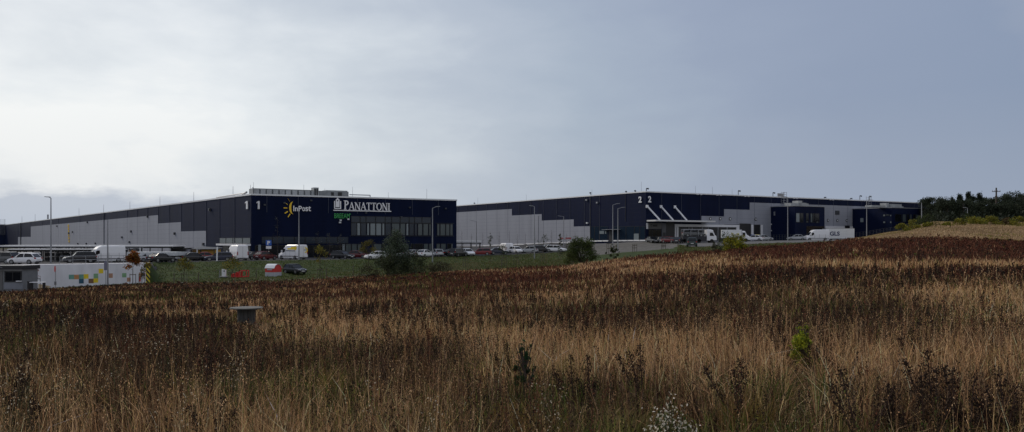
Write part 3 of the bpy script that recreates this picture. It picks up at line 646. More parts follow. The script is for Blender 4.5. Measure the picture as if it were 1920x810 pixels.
# vertical joints between the cladding panels
for W_, par, t0, t1, st, zt in ((F1, b1, 3, tF - 1, 6.2, T1), (R2, b2, 5, tR - 2, 6.5, T2), (L2, b2, -96, -14, 6.5, T2)):
    t = t0
    while t < t1:
        D_ = W_.D(t); z_hi = zt - .3; z_lo = EZ + .35 * (zt - EZ) if W_ is F1 else (EZ + .2)
        m = MB(); W_.box(m, t - .045, t + .045, z_lo if W_ is not F1 else EZ + .36 * (zt - EZ) + 2.2, z_hi, .0, .074 if W_ is F1 else .078); m.build('panel_joint', MATS['joint_grey'], par); t += st
# ------------------------------------------------------------------ vehicles (front towards +x, local metres)
def sub(mb, name, m, root, smooth=False):
    o = mb.build(name, m, None, (0, 0, 0), smooth); o.parent = root; return o
paint = {n: mat('paint_' + n, c, .25, .0, spec=.6) for n, c in dict(white=(.80, .81, .83), silver=(.42, .44, .46), black=(.012, .013, .016), navy=(.014, .02, .045), red=(.20, .012, .015), darkred=(.10, .010, .014), green=(.018, .035, .030), grey=(.09, .095, .10)).items()}
def make_car(kind, L, W, H, body):
    root = empty(kind, (0, 0, 0), 0, 'car', 'car'); w = W / 2; k = H / 1.5
    rf, rr, tl = {'hatchback': (.04, -.34, -.46), 'estate_car': (.06, -.40, -.48), 'saloon_car': (.03, -.22, -.37), 'sport_utility_vehicle': (.08, -.40, -.48)}[kind]
    bt = .95 * k; hood = .80 * k; tail = bt + .03 if kind != 'saloon_car' else .98 * k; co_ = .20
    st = [(.5, .52 * k, .78, .34), (.485, .66 * k, .90, .24), (.42, hood - .03, .97, .2), (.33, hood + .04, 1, .2), (co_, bt - .02, 1, .2), (0, bt + .01, 1, .2), (rr * .9, bt + .03, 1, .2), (tl + .02, tail, .98, .22), (-.485, tail - (.04 if kind == 'saloon_car' else .12), .93, .26), (-.5, .62 * k, .86, .34)]
    rings = []
    for x, zt, f, zb in st:
        y = w * f; rings.append([(x * L, -y * .88, zb), (x * L, -y, zb + .16), (x * L, -y, zb + (zt - zb) * .62), (x * L, -y * .94, zt - .03), (x * L, -y * .7, zt), (x * L, y * .7, zt), (x * L, y * .94, zt - .03), (x * L, y, zb + (zt - zb) * .62), (x * L, y, zb + .16), (x * L, y * .88, zb)])
    b = MB(); b.loft(rings)
    ht = H - .05
    for s in (-1, 1):   # roof pillars
        for (xa, xb, r) in ((co_, rf, .035), (-.10, -.10, .045), (tl, rr, .06)):
            b.cyl((xa * L, s * w * .90, bt), (xb * L, s * w * .76, ht), r, n=5)
    b.loft([[(x * L, -w * .77, z), (x * L, -w * .60, z + .05), (x * L, w * .60, z + .05), (x * L, w * .77, z), (x * L, w * .6, z - .02), (x * L, -w * .6, z - .02)] for x, z in ((rf + .02, ht - .05), (rf - .04, ht - .005), ((rf + rr) / 2, ht + .01), (rr + .02, ht - .02), (rr - .01, ht - .06))])
    for s in (-1, 1): b.box(co_ * L - .35, co_ * L - .18, s * (w + .07) - .07, s * (w + .07) + .07, bt, bt + .13)
    sub(b, 'body', body, root, False)
    g = MB(); g.loft([[(x * L, -w * .89, bt - .01), (x * L, -w * (.89 - .14 * q), z), (x * L, w * (.89 - .14 * q), z), (x * L, w * .89, bt - .01)] for x, z, q in ((co_ - .004, bt + .01, 0), (rf + .005, ht - .03, 1), (rr, ht - .03, 1), (tl, tail + .02, 0))]); sub(g, 'window_glass', glass, root)
    for sx in (.31, -.30):
        for sy in (-1, 1):
            m = MB(); m.cyl((sx * L, sy * (w - .2), .32), (sx * L, sy * (w + .012), .32), .33, n=16); o = sub(m, 'wheel', tyre, root)
            m = MB(); m.cyl((sx * L, sy * (w - .1), .32), (sx * L, sy * (w + .03), .32), .21, n=12); q = sub(m, 'rim', rimm, root); q.parent = o
    for s in (-1, 1):
        m = MB(); m.loft([[(L * .5 - .30, s * w * .55, .60 * k), (L * .5 - .30, s * w * .93, .60 * k), (L * .5 - .34, s * w * .93, .72 * k), (L * .5 - .34, s * w * .55, .74 * k)], [(L * .5 + .0, s * w * .5, .54 * k), (L * .5 - .07, s * w * .86, .56 * k), (L * .5 - .1, s * w * .86, .67 * k), (L * .5 - .03, s * w * .5, .66 * k)]]); sub(m, 'headlight', lampg, root)
        m = MB(); m.box(-L / 2 - .01, -L / 2 + .16, s * w * .80 - .10, s * w * .80 + .10, .72 * k, .9 * k); sub(m, 'tail_light', redl, root)
    m = MB(); m.box(L / 2 - .01, L / 2 + .02, -.26, .26, .38, .49); m.box(-L / 2 - .035, -L / 2, -.26, .26, .56, .67); sub(m, 'number_plate', plate, root)
    m = MB(); m.box(L / 2 - .06, L / 2 + .012, -w * .6, w * .6, .25, .36); m.box(-L / 2 - .012, -L / 2 + .1, -w * .75, w * .75, .28, .42); sub(m, 'bumper_trim', greyplastic, root)
    return root
def make_van(L=5.7, W=2.0, H=2.6, nose=.0):
    root = empty('delivery_van', (0, 0, 0), 0, 'van', 'van'); w = W / 2
    def ring(x, zt, zb, f=1., r=.14, ft=.90):
        y = w * f; return [(x, -y * .95, zb), (x, -y, zb + .15), (x, -y, zb + (zt - zb) * .5), (x, -y * ft, zt - r), (x, -y * (ft - .12), zt), (x, y * (ft - .12), zt), (x, y * ft, zt - r), (x, y, zb + (zt - zb) * .5), (x, y, zb + .15), (x, y * .95, zb)]
    b = MB(); b.loft([ring(L / 2, .80, .35, .86, .1), ring(L / 2 - .08, .98, .26, .94, .1), ring(L / 2 - .45, 1.14, .22, .99, .1), ring(L / 2 - .80, 1.26, .22, 1, .1), ring(L / 2 - 1.55, H * .79, .22, 1, .12), ring(L / 2 - 1.9, H * .92, .22), ring(L / 2 - 2.4, H - .03, .22), ring(-L / 2 + .9, H, .22), ring(-L / 2 + .1, H - .04, .24, .99), ring(-L / 2, H - .14, .3, .96)])
    for s in (-1, 1): b.box(L / 2 - 1.35, L / 2 - 1.2, s * (w + .13) - .12, s * (w + .13) + .12, 1.28, 1.62)
    sub(b, 'body', paint['white'], root)
    xa, za, xb, zb_ = L / 2 - .84, 1.30, L / 2 - 1.53, H * .775
    m = MB(); m.loft([[(xa + .06, -w * .86, za), (xa + .06, w * .86, za), (xa - .05, w * .86, za), (xa - .05, -w * .86, za)], [(xb + .05, -w * .74, zb_), (xb + .05, w * .74, zb_), (xb - .05, w * .74, zb_), (xb - .05, -w * .74, zb_)]]); sub(m, 'windscreen', glass, root)
    for s in (-1, 1):
        m = MB(); m.prism([(L / 2 - 1.05, 1.22), (L / 2 - 1.58, 1.86), (L / 2 - 2.0, 1.86), (L / 2 - 2.0, 1.22)], lambda u, v, d: (u, s * (w * .93 + d), v), 0, .065); sub(m, 'side_window', glass, root)
        m = MB()
        for x in (L / 2 - 2.15, L / 2 - 3.3, -L / 2 + .95): m.box(x - .015, x + .015, s * w - .01, s * w + .006, .4, 1.5)
        m.box(-L / 2 + .2, L / 2 - .9, s * w - .03, s * w + .02, .52, .64); sub(m, 'side_trim', greyplastic, root)
        m = MB(); m.box(L / 2 - .32, L / 2 - .03, s * w * .74 - .15, s * w * .74 + .17, .80, 1.02); sub(m, 'headlight', lampg, root)
        m = MB(); m.box(-L / 2 - .02, -L / 2 + .06, s * w * .88 - .07, s * w * .88 + .07, .9, 1.5); sub(m, 'tail_light', redl, root)
        for x in (L / 2 - .95, -L / 2 + 1.05):
            m = MB(); m.cyl((x, s * (w - .22), .35), (x, s * (w + .012), .35), .36, n=16); o = sub(m, 'wheel', tyre, root)
            m = MB(); m.cyl((x, s * (w - .1), .35), (x, s * (w + .03), .35), .21, n=12); q = sub(m, 'rim', rimm, root); q.parent = o
    m = MB(); m.box(-L / 2 - .012, -L / 2 + .1, -.012, .012, .4, H - .3); m.box(-L / 2 - .05, -L / 2 + .1, -w * .9, w * .9, .32, .46); m.box(L / 2 - .1, L / 2 + .03, -w * .8, w * .8, .28, .62); sub(m, 'bumper', greyplastic, root)
    m = MB(); m.box(-L / 2 - .03, -L / 2, -.26, .26, .62, .73); sub(m, 'number_plate', plate, root)
    return root
cars = {'hatchback': make_car('hatchback', 4.0, 1.74, 1.50, paint['white']), 'saloon_car': make_car('saloon_car', 4.5, 1.78, 1.44, paint['white']),
        'estate_car': make_car('estate_car', 4.5, 1.78, 1.48, paint['white']), 'sport_utility_vehicle': make_car('sport_utility_vehicle', 4.5, 1.86, 1.68, paint['white'])}
used = set()
van0 = make_van(); vused = []
def place_car(kind, px, y, D, rz, col, label, group='cars', z=None, name=None):
    loc = (xp(px, D), D, gz(px, D) if z is None else z)
    if kind == 'delivery_van':
        if not vused:
            tree_of(van0); vused.append(1); r = van0; r.location = loc; r.rotation_euler = (0, 0, R(rz)); r['label'] = label
        else: r = dup(van0, loc, R(rz), label)
        r['category'] = 'van'; r['group'] = 'white delivery vans'; return r
    src = cars[kind]
    tree_of(src)
    if kind not in used:
        used.add(kind); r = src; r.location = loc; r.rotation_euler = (0, 0, R(rz)); r['label'] = label
        PENDING.append((r, paint[col]))
    else: r = dup(src, loc, R(rz), label, paint=paint[col])
    r['category'] = 'car'; r['group'] = group; return r
PENDING = []
G = 'cars parked on the warehouse car parks'
CARS = [
 ('sport_utility_vehicle', 4, 0, 118, 172, 'grey', 'dark grey car with pale roof, partly hidden behind the white hatchback above the guard booth'),
 ('hatchback', 46, 0, 111, 176, 'white', 'white hatchback parked behind the retaining wall beside the guard booth roof'),
 ('sport_utility_vehicle', 149, 0, 124, 215, 'black', 'black car facing left behind the railing, left of the high white van'),
 ('delivery_van', 195, 0, 127, 222, 0, 'high white van parked behind the retaining wall, above the coloured squares'),
 ('saloon_car', 285, 0, 134, 30, 'silver', 'silver car under the low white shelter roof, left end'),
 ('saloon_car', 303, 0, 131, 60, 'black', 'black car tail showing under the right end of the low white shelter'),
 ('hatchback', 352, 0, 140, 40, 'silver', 'silver car in front of the yellow hut'),
 ('saloon_car', 366, 0, 137, 35, 'black', 'black saloon parked in front of the yellow and orange hut'),
 ('saloon_car', 389, 0, 143, 20, 'red', 'red car half hidden between the black saloon and the navy car beside the hut'),
 ('estate_car', 410, 0, 136, 198, 'navy', 'navy blue car beside the slim white pylon, nose to the left'),
 ('delivery_van', 444, 0, 141, 128, 0, 'plain white van seen from its rear doors near the warehouse 1 entrance'),
 ('saloon_car', 475, 0, 146, 65, 'black', 'dark car between the plain white van and the dark red hatchback'),
 ('hatchback', 498, 0, 143, 60, 'darkred', 'dark red hatchback under the blue parking sign'),
 ('delivery_van', 549, 0, 145, 143, 0, 'white van with yellow lettering and sun emblem on its side and rear door'),
 ('hatchback', 553, 0, 127, -38, 'black', 'black hatchback standing alone down by the red and white collection hut'),
 ('estate_car', 642, 0, 149, -28, 'black', 'black car with pale bonnet reflections, left of the dark red one by the shop windows'),
 ('saloon_car', 672, 0, 154, -20, 'darkred', 'dark red low car between the black car and the white one beside the bushy tree'),
 ('hatchback', 704, 0, 150, 208, 'white', 'white small car just left of the tall dark tree'),
 ('saloon_car', 742, 0, 156, 60, 'silver', 'silver car seen through the branches of the tall dark tree'),
 ('saloon_car', 777, 0, 163, 50, 'silver', 'pale silver car just right of the tall dark tree'),
 ('saloon_car', 797, 0, 162, 62, 'white', 'white saloon just left of the lamp post by the warehouse 1 corner'),
 ('hatchback', 818, 0, 166, 118, 'silver', 'light silver hatchback behind the lamp post by the warehouse 1 end corner'),
 ('saloon_car', 840, 0, 168, 60, 'black', 'black saloon between the light silver hatchback and the black off-roader'),
 ('sport_utility_vehicle', 859, 0, 166, 60, 'black', 'big black off-roader at the right end corner of warehouse 1'),
 ('hatchback', 877, 0, 170, -62, 'white', 'white car nose, in between the black off-roader and the red car'),
 ('estate_car', 901, 0, 174, 185, 'red', 'bright red car in the long row in front of the grey wall'),
 ('saloon_car', 934, 0, 177, 20, 'navy', 'navy saloon right of the red car in the long row'),
 ('hatchback', 968, 0, 181, -58, 'white', 'white hatchback facing the field beside the small white box van'),
 ('hatchback', 992, 0, 180, 160, 'silver', 'silver hatchback left of the tall lamp in the long row'),
 ('estate_car', 1014, 0, 181, 25, 'black', 'black estate car right of the tall lamp post in the long row'),
 ('saloon_car', 1030, 0, 186, 15, 'silver', 'silver car half hidden behind the last white estate car'),
 ('estate_car', 1043, 0, 181, -22, 'white', 'white estate car, last on the right of the long row near the dark bush'),
 ('saloon_car', 1223, 0, 194, -75, 'black', 'black car facing the field at the entrance of warehouse 2, leftmost under the canopy'),
 ('saloon_car', 1240, 0, 193, -80, 'grey', 'dark grey car with a bright plate, middle of the three under the canopy'),
 ('estate_car', 1257, 0, 189, -60, 'darkred', 'dark red car under the right end of the entrance canopy'),
 ('saloon_car', 1271, 0, 184, 70, 'black', 'black car beside the grassy bank corner, right of the dark red car under the canopy'),
 ('sport_utility_vehicle', 1297, 0, 154, 80, 'green', 'dark green car seen from behind below the loaded transporter'),
 ('saloon_car', 1414, 0, 196, 150, 'white', 'white car sunk behind the grass edge in front of the blue bin'),
 ('saloon_car', 1432, 0, 200, 20, 'silver', 'silver car behind the grass edge in front of the yellow bin'),
 ('saloon_car', 1493, 0, 205, 170, 'silver', 'silver car roof just above the field edge, left of the white field edge van')]
for kind, px, _, D, rz, col, lab in CARS: place_car(kind, px, 0, D, rz, col, lab, G)
# the small white van in the long row and the field-edge van
place_car('delivery_van', 947, 0, 184, 115, 0, 'small white box van behind the long row, against the grey wall').scale = (.82, .95, .86)
v4 = place_car('delivery_van', 1530, 0, 206, 180, 0, 'white van facing left beside the white trailer at the field edge'); v4.scale = (1.04, 1.1, 1.08); v4.location.z = zy(451.5, 206)
for r, p in PENDING:
    for c in bpy.data.objects:
        if c.parent == r and c.name.split('.')[0] == 'body': c.material_slots[0].link = 'OBJECT'; c.material_slots[0].material = p
# livery of the lettered van, small decals as parts
lv = [o for o in bpy.data.objects if 'yellow lettering' in str(o.get('label', ''))][0]
yel = mat('decal_yellow', (.80, .58, .02), .5)
m = MB(); m.prism([(-1.6, 1.75), (.2, 1.75), (.2, 2.0), (-.6, 2.0), (-.8, 2.25), (-1.9, 2.2)], lambda u, v, d: (u, 1.0 - .10 * max(0, v - 1.4) / .8 + d, v), -.02, .03); m.cyl((-1.9, .90, 1.98), (-1.9, .99, 1.98), .36, n=12); sub(m, 'side_decal', yel, lv)
m = MB(); m.box(-1.9, .7, .97, 1.015, 1.45, 1.60); sub(m, 'side_lettering', paint['grey'], lv)
m = MB()
for k in range(7):
    a = R(90 + k * 30); m.box(-2.89, -2.84, -.45 + .38 * math.cos(a) - .1, -.45 + .38 * math.cos(a) + .1, 1.65 + .38 * math.sin(a) - .1, 1.65 + .38 * math.sin(a) + .1)
sub(m, 'rear_decal', yel, lv); m = MB(); m.box(-2.885, -2.84, -.78, -.1, 1.62, 1.72); sub(m, 'rear_lettering', paint['grey'], lv)

# articulated trailer with letters
def trailer(px0, px1, yt, yb, D, label):
    x0, x1 = xp(px0, D), xp(px1, D); z0, z1 = zy(yb, D), zy(yt, D); r = empty('box_trailer', ((x0 + x1) / 2, D, z0 - 1.1), 0, label, 'trailer')
    hw = (x1 - x0) / 2; H0 = 1.1; H1 = z1 - z0 + 1.1
    m = MB(); m.box(-hw, hw, 0, 2.5, H0, H1); sub(m, 'box', mat('trailer_skin', (.74, .76, .76), .45, var=.06), r)
    m = MB(); m.box(-hw - .02, hw + .02, -.03, 2.53, H1, H1 + .08); m.box(-hw - .02, hw + .02, -.03, .1, H0 - .15, H0); sub(m, 'edge_rail', steel, r)
    m = MB(); m.box(-hw, hw, .5, 2, .8, .98); sub(m, 'chassis', greyplastic, r)
    for x in (hw - 1, hw - 2.3, hw - 3.6):
        m = MB(); m.cyl((x, .05, .5), (x, 2.45, .5), .5, n=16); sub(m, 'wheel', tyre, r)
    v, f = text_polys('GLS', .035); m = MB(); put_flat(m, v, f, lambda u, z, d: (u, -d, z), (xp(1556, D) - r.location.x, xp(1574.5, D) - r.location.x, zy(442, D) - r.location.z, zy(434, D) - r.location.z), (.0, .02)); sub(m, 'lettering', mat('letter_navy', (.012, .02, .09), .5), r)
    return r
trailer(1548, 1602, 428.5, 447, 218, 'long white box trailer with navy letters GLS parked against the docks')
# white box lorry by the bush
r = empty('box_lorry', gp(1378, 186), R(-12), 'white box lorry behind the yellow green bush at the docks', 'lorry')
m = MB(); m.box(-3.0, 1.4, -1.15, 1.15, .9, 2.75); sub(m, 'box', MATS['trailer_skin'], r)
m = MB(); m.loft([[(x, -1.0, .5), (x, -1.0, z - .2), (x, -.85, z), (x, .85, z), (x, 1.0, z - .2), (x, 1.0, .5)] for x, z in ((1.5, 2.5), (2.1, 2.45), (2.6, 1.6), (3.1, 1.25), (3.3, .9))]); sub(m, 'cab', paint['white'], r)
m = MB(); m.loft([[(2.16, -.85, 2.36), (2.16, .85, 2.36), (2.1, .85, 2.3), (2.1, -.85, 2.3)], [(2.64, -.9, 1.66), (2.64, .9, 1.66), (2.55, .9, 1.6), (2.55, -.9, 1.6)]]); sub(m, 'windscreen', glass, r)
m = MB(); m.box(1.6, 2.2, -1.02, 1.02, 1.35, 2.1); sub(m, 'side_window', glass, r)
for x in (-2.2, 2.3):
    for s in (-1, 1): m = MB(); m.cyl((x, s * .8, .42), (x, s * 1.1, .42), .42, n=14); sub(m, 'wheel', tyre, r)
# car transporter: cab, deck, frame; the car on it is a thing of its own
TX = empty('car_transporter', gp(1314, 187, 0), 0, 'white lorry cab with a dark loaded car deck in front of the loading docks', 'lorry')
tz = TX.location
m = MB(); hw = 1.2
m.loft([[(x, -hw, zb), (x, -hw, z - .15), (x, -hw + .15, z), (x, hw - .15, z), (x, hw, z - .15), (x, hw, zb)] for x, z, zb in ((1.1, 3.0, .55), (2.0, 3.0, .5), (2.5, 2.85, .5), (2.95, 1.75, .5), (3.25, 1.5, .45), (3.3, .9, .4))]); sub(m, 'cab', paint['white'], TX)
m = MB(); m.loft([[(2.57, -1.05, 2.75), (2.57, 1.05, 2.75), (2.5, 1.05, 2.7), (2.5, -1.05, 2.7)], [(3.0, -1.1, 1.8), (3.0, 1.1, 1.8), (2.9, 1.1, 1.75), (2.9, -1.1, 1.75)]]); sub(m, 'windscreen', glass, TX)
m = MB(); m.prism([(1.75, 1.55), (1.75, 2.3), (2.4, 2.3), (2.75, 1.55)], lambda u, v, d: (u, -hw - d, v), -.02, .02); sub(m, 'side_window', glass, TX)
m = MB(); m.box(2.4, 3.32, -1.22, 1.22, .35, .6); m.box(3.2, 3.35, -1.0, 1.0, .7, 1.3); sub(m, 'bumper', greyplastic, TX)
m = MB(); m.box(-4.3, 1.0, -1.2, 1.2, .85, 1.05); m.box(-4.3, 1.0, -1.22, -1.15, .3, .85); m.box(-4.3, 1.0, -1.21, 1.21, 1.05, 1.5); sub(m, 'deck', mat('deck_dark', (.02, .022, .03), .5), TX)
m = MB()
for x in (-4.2, -2.5, -.8, .9):
    for s in (-1.15, 1.15): m.cyl((x, s, 1.0), (x, s, 3.0), .06, n=5)
for s in (-1.15, 1.15): m.cyl((-4.2, s, 3.0), (.9, s, 3.0), .08, n=5)
for x0 in (-4.1, -2.5, -1.0): m.box(x0, x0 + 1.1, -1.2, -1.12, 2.85, 3.0)
sub(m, 'upper_frame', steel, TX)
for x in (2.2, -.6, -3.0, -3.9):
    for s in (-1, 1): m = MB(); m.cyl((x, s * .9, .42), (x, s * 1.22, .42), .42, n=14); sub(m, 'wheel', tyre, TX)
c_ = dup(cars['sport_utility_vehicle'], (tz.x - 1.65, tz.y, tz.z + 1.42), 0, 'dark grey estate car with silver window surround, loaded on the transporter deck', paint=paint['grey']); c_.scale = (1.12, 1, .92)
c_['category'] = 'car'; c_['group'] = 'cars carried on the transporter'
# ------------------------------------------------------------------ retaining wall, booth, canopies, street furniture
def wpt(u, o, z):   # u metres along wall from its right end, leftwards negative
    d = Vector((WB[0] - WA[0], WB[1] - WA[1])).normalized(); n = Vector((d.y, -d.x)); return (WB[0] + d.x * u + n.x * o, WB[1] + d.y * u + n.y * o, z)
_d = Vector((WB[0] - WA[0], WB[1] - WA[1])).normalized()
WW = Wall(WB, (_d.x, _d.y), (_d.y, -_d.x))
rw = bld('retaining_wall', (WB[0], WB[1], 1.), 'long pale concrete retaining wall painted with coloured squares and a striped end', 'wall')
ta = WW.t(-70); m = MB(); zl, zr = WW.z(46, 497), WW.z(281, 493); za = zl + (zl - zr) * (WW.t(46) - ta) / (0 - WW.t(46)) * 0
P4 = [(ta, zl), (0, zr)]
m.hexa([WW.pt(ta, 0, -2), WW.pt(0, 0, -2), WW.pt(0, -1.9, -2), WW.pt(ta, -1.9, -2), WW.pt(ta, 0, zl), WW.pt(0, 0, zr), WW.pt(0, -1.9, zr), WW.pt(ta, -1.9, zl)]); m.build('wall', wallpaint, rw)
sq = dict(o=(.55, .27, .11), r=(.60, .14, .06), t=(.15, .34, .28), g=(.22, .40, .22), y=(.80, .60, .03), b=(.03, .10, .16), n=(.20, .11, .06), s=(.42, .24, .16), G=(.08, .10, .11), e=(.55, .43, .28), R=(.45, .03, .03))
SQ = [(45, 51, 516, 527.5, 'o'), (58.5, 67.5, 515, 525, 'r'), (129, 139, 515, 523.5, 't'), (139, 148, 515, 523.5, 'o'), (148, 157, 514.5, 523, 't'), (157, 166, 514, 522.6, 'y'), (148, 157, 523, 531.5, 'b'), (166, 175.5, 522.6, 531, 'n'),
      (175.5, 184, 513, 522, 'g'), (175.5, 184, 522, 530, 'y'), (185, 193.5, 504, 512.5, 'y'), (204, 211.5, 512.5, 521, 's'), (229, 237, 512, 520, 'g'), (238, 245, 520.5, 528, 's'), (260.5, 264, 511, 519, 's'), (264.2, 271, 510.5, 518.5, 'G'), (271.2, 272.4, 511, 518.5, 'R'), (260.5, 264, 519.2, 528, 'R'), (43, 53, 528, 546, 'e')]
for a, b, y0, y1, c in SQ:
    m = MB(); WW.pbox(m, a, b, y0, y1, -.02, .012); m.build('painted_square', mat('wall_square_' + c, sq[c], .75, var=.15, scale=3), rw)
m = MB(); m.prism([(WW.t(72), WW.z(80, 532)), (WW.t(96), WW.z(80, 537)), (WW.t(90), WW.z(80, 541)), (WW.t(72), WW.z(80, 541))], lambda u, v, d: WW.pt(u, d, v), -.02, .011); m.build('painted_square', MATS['wall_square_e'], rw)
m = MB(); WW.box(m, -.5, .02, .5, zr + .02, -1.92, .03); hz = bpy.data.materials.new('hazard_stripes'); hz.use_nodes = True
h = hz.node_tree; tcn = h.nodes.new('ShaderNodeTexCoord'); wv = h.nodes.new('ShaderNodeTexWave'); wv.wave_type = 'BANDS'; wv.bands_direction = 'DIAGONAL'; wv.inputs['Scale'].default_value = .95
rp = h.nodes.new('ShaderNodeValToRGB'); rp.color_ramp.interpolation = 'CONSTANT'; rp.color_ramp.elements[0].color = (.012, .012, .012, 1); rp.color_ramp.elements[1].position = .5; rp.color_ramp.elements[1].color = (.62, .50, .03, 1)
h.links.new(tcn.outputs['Object'], wv.inputs['Vector']); h.links.new(wv.outputs['Fac'], rp.inputs['Fac']); h.links.new(rp.outputs['Color'], h.nodes['Principled BSDF'].inputs['Base Color'])
m.build('hazard_stripe', hz, rw)
def lerp_top(t): return zl + (zr - zl) * (t - ta) / (0 - ta)
rl = bld('railing', WW.pt(WW.t(180), -.2, lerp_top(WW.t(180))), 'thin grey handrail along the top of the painted retaining wall', 'railing')
m = MB(); t0, t1 = WW.t(112), WW.t(262)
for o in (1.05, .55): m.cyl(WW.pt(t0, -.25, lerp_top(t0) + o), WW.pt(t1, -.25, lerp_top(t1) + o), .03, n=5)
m.build('rail', steel, rl)
for t in np.arange(t0, t1, 1.5):
    m = MB(); m.cyl(WW.pt(t, -.25, lerp_top(t) - .02), WW.pt(t, -.25, lerp_top(t) + 1.05), .03, n=5); m.build('post', steel, rl)
# guard booth
BD = 94.; bx0, bx1 = xp(-38, BD), xp(42, BD); bz0, bz1 = zy(550, BD) - .4, zy(505, BD)
bo = bld('guard_booth', (bx1, BD, bz0), 'small grey guard booth with dark flat roof at the left edge below the parked cars', 'booth')
FW = Wall((bx0, BD), (1, 0), (0, -1))
m = MB(); m.box(bx0, bx1, BD, BD + 3, bz0, bz1); m.build('wall', mat('booth_grey', (.17, .18, .19), .6, var=.08), bo)
m = MB(); m.box(bx0 - .2, bx1 + .2, BD - .3, BD + 3.2, bz1, zy(498, BD)); m.build('roof', blackm, bo)
m = MB(); FW.pbox(m, -38, 42, 505.2, 507.2, 0, .12, at=20); m.build('fascia', steel, bo)
window(FW, bo, 9, 41, 508.5, 528.5, glass, at=20, fr=.12, o=.07, frame=blackm); window(FW, bo, -34, -10, 508.5, 528.5, glass, at=-20, fr=.12, o=.07, frame=blackm)
m = MB(); FW.pbox(m, 24.2, 25.4, 509, 528, .0, .09, at=20); m.build('mullion', blackm, bo)
m = MB(); FW.pbox(m, -6, 5, 508, 547, 0, .06, at=0); m.build('door', mat('booth_door', (.13, .13, .13), .5), bo)
m = MB(); FW.pbox(m, 8, 42.5, 530, 542, 0, .05, at=20); m.build('lower_panel', mat('booth_panel', (.22, .235, .27), .5, var=.05), bo)
m = MB(); FW.pbox(m, 33, 42, 526.3, 527.8, .08, .35, at=20); m.build('counter_shelf', whitem, bo)
m = MB()
for k in range(6): FW.pbox(m, -1 + k * 1.5, -.1 + k * 1.5, 500.7, 502.1, .3, .31, at=4)
m.build('lettering', steel, bo)
def stand(name, px, D, label, cat, group=None): r = empty(name, gp(px, D), 0, label, cat, group); return r
r = stand('litter_bin', 55.5, 93, 'tall black bin beside the guard booth corner', 'bin'); s_ = 93 / F
m = MB(); m.box(-2.4 * s_, 2.4 * s_, -.2, .2, 0, 1.2); sub(m, 'body', blackm, r); m = MB(); m.box(-2.7 * s_, 2.7 * s_, -.23, .23, 1.2, 1.28); sub(m, 'lid', greyplastic, r)
r = stand('bench_table', 71, 93, 'white topped bench on a dark leg between the black bin and the wall', 'table')
m = MB(); m.box(-13 * s_, 13 * s_, -.3, .3, 1.02, 1.1); sub(m, 'table_top', whitem, r)
for x in (-11.5, 11.5): m = MB(); m.box(x * s_ - .06, x * s_ + .06, -.2, .2, 0, 1.02); sub(m, 'leg', blackm, r)
# road signs
def sign_post(px, D, h, label, face=None, cat='sign', yaw=0., group=None):
    r = stand('road_sign', px, D, label, cat, group); m = MB(); m.cyl((0, 0, 0), (0, 0, h), .035, n=6); sub(m, 'post', steel, r)
    if face:
        for (shape, w_, z0, z1, mm) in face:
            m = MB()
            if shape == 'disc': m.cyl((0, -.04, (z0 + z1) / 2), (0, -.07, (z0 + z1) / 2), w_, n=20)
            else: m.box(-w_, w_, -.07, -.04, z0, z1)
            o = sub(m, 'sign_plate', mm, r); o.rotation_euler = (0, 0, R(yaw))
    return r
redp = mat('sign_red', (.45, .015, .02), .4); bluep = mat('sign_blue', (.015, .10, .42), .4)
r = sign_post(104, 100, 2.9, 'red round sign seen almost edge on, on a grey pole before the painted wall', [('disc', .38, 2.15, 2.9, redp)], yaw=-48)
m = MB(); m.box(-.12, .12, -.06, .0, .6, 1.0); sub(m, 'label_plate', steel, r)
r = sign_post(198, 107, 3.4, 'grey sign panel turned away, on a pole before the middle of the painted wall', [('box', .18, 2.0, 3.2, mat('sign_back', (.18, .18, .25), .5))], yaw=20)
r = sign_post(504, 143.5, 3.0, 'blue parking sign with white P and small plate above the dark red hatchback', [('box', .42, 2.15, 2.95, bluep), ('box', .40, 1.65, 2.05, whitem)])
r.scale = (1.15,) * 3
v, f = text_polys('P', .04); m = MB(); put_flat(m, v, f, lambda u, z, d: (u, -.07 - d, z), (-.2, .22, 2.27, 2.83), (.0, .012)); sub(m, 'lettering', whitem, r)
r = stand('advertising_pylon', 407, 134, 'slim white leaning flag pylon beside the navy car', 'pylon'); m = MB(); q = 134 / F
m.hexa([(-1.6 * q, -.05, 0), (.9 * q, -.05, 0), (.9 * q, .05, 0), (-1.6 * q, .05, 0), (-1.0 * q, -.05, 27 * q), (1.6 * q, -.05, 27 * q), (1.6 * q, .05, 27 * q), (-1. * q, .05, 27 * q)]); sub(m, 'banner', whitem, r); m = MB(); m.box(-.25, .25, -.2, .2, 0, .1); sub(m, 'base', steel, r)
# cabinets, red frame, collection hut on the lower verge
D_ = 122.; q = D_ / F
r = stand('electric_cabinet', 420, D_, 'white electrical cabinet on a small slab at the foot of the grass slope', 'cabinet')
m = MB(); m.box(-3.3 * q, 3.3 * q, -.25, .25, .12, 14.5 * q); sub(m, 'body', whitem, r); m = MB(); m.box(-8 * q, 6 * q, -.4, .4, 0, .12); sub(m, 'slab', concrete, r); m = MB(); m.box(.2 * q, 2.4 * q, -.27, -.25, 10 * q, 12 * q); sub(m, 'door_handle', blackm, r)
r = stand('bollard', 412, D_ - .5, 'thin grey post left of the white electrical cabinet', 'post'); m = MB(); m.cyl((0, 0, 0), (0, 0, 13 * q), .07, n=8); sub(m, 'post', steel, r); m = MB(); m.cyl((0, 0, 13 * q), (0, 0, 14 * q), .09, n=8); sub(m, 'cap', greyplastic, r)
r = stand('metal_frame', 451, D_, 'bright red open metal frame standing on the lower verge beside the cabinet', 'frame')
rd = mat('red_frame_paint', (.55, .035, .03), .5, var=.1)
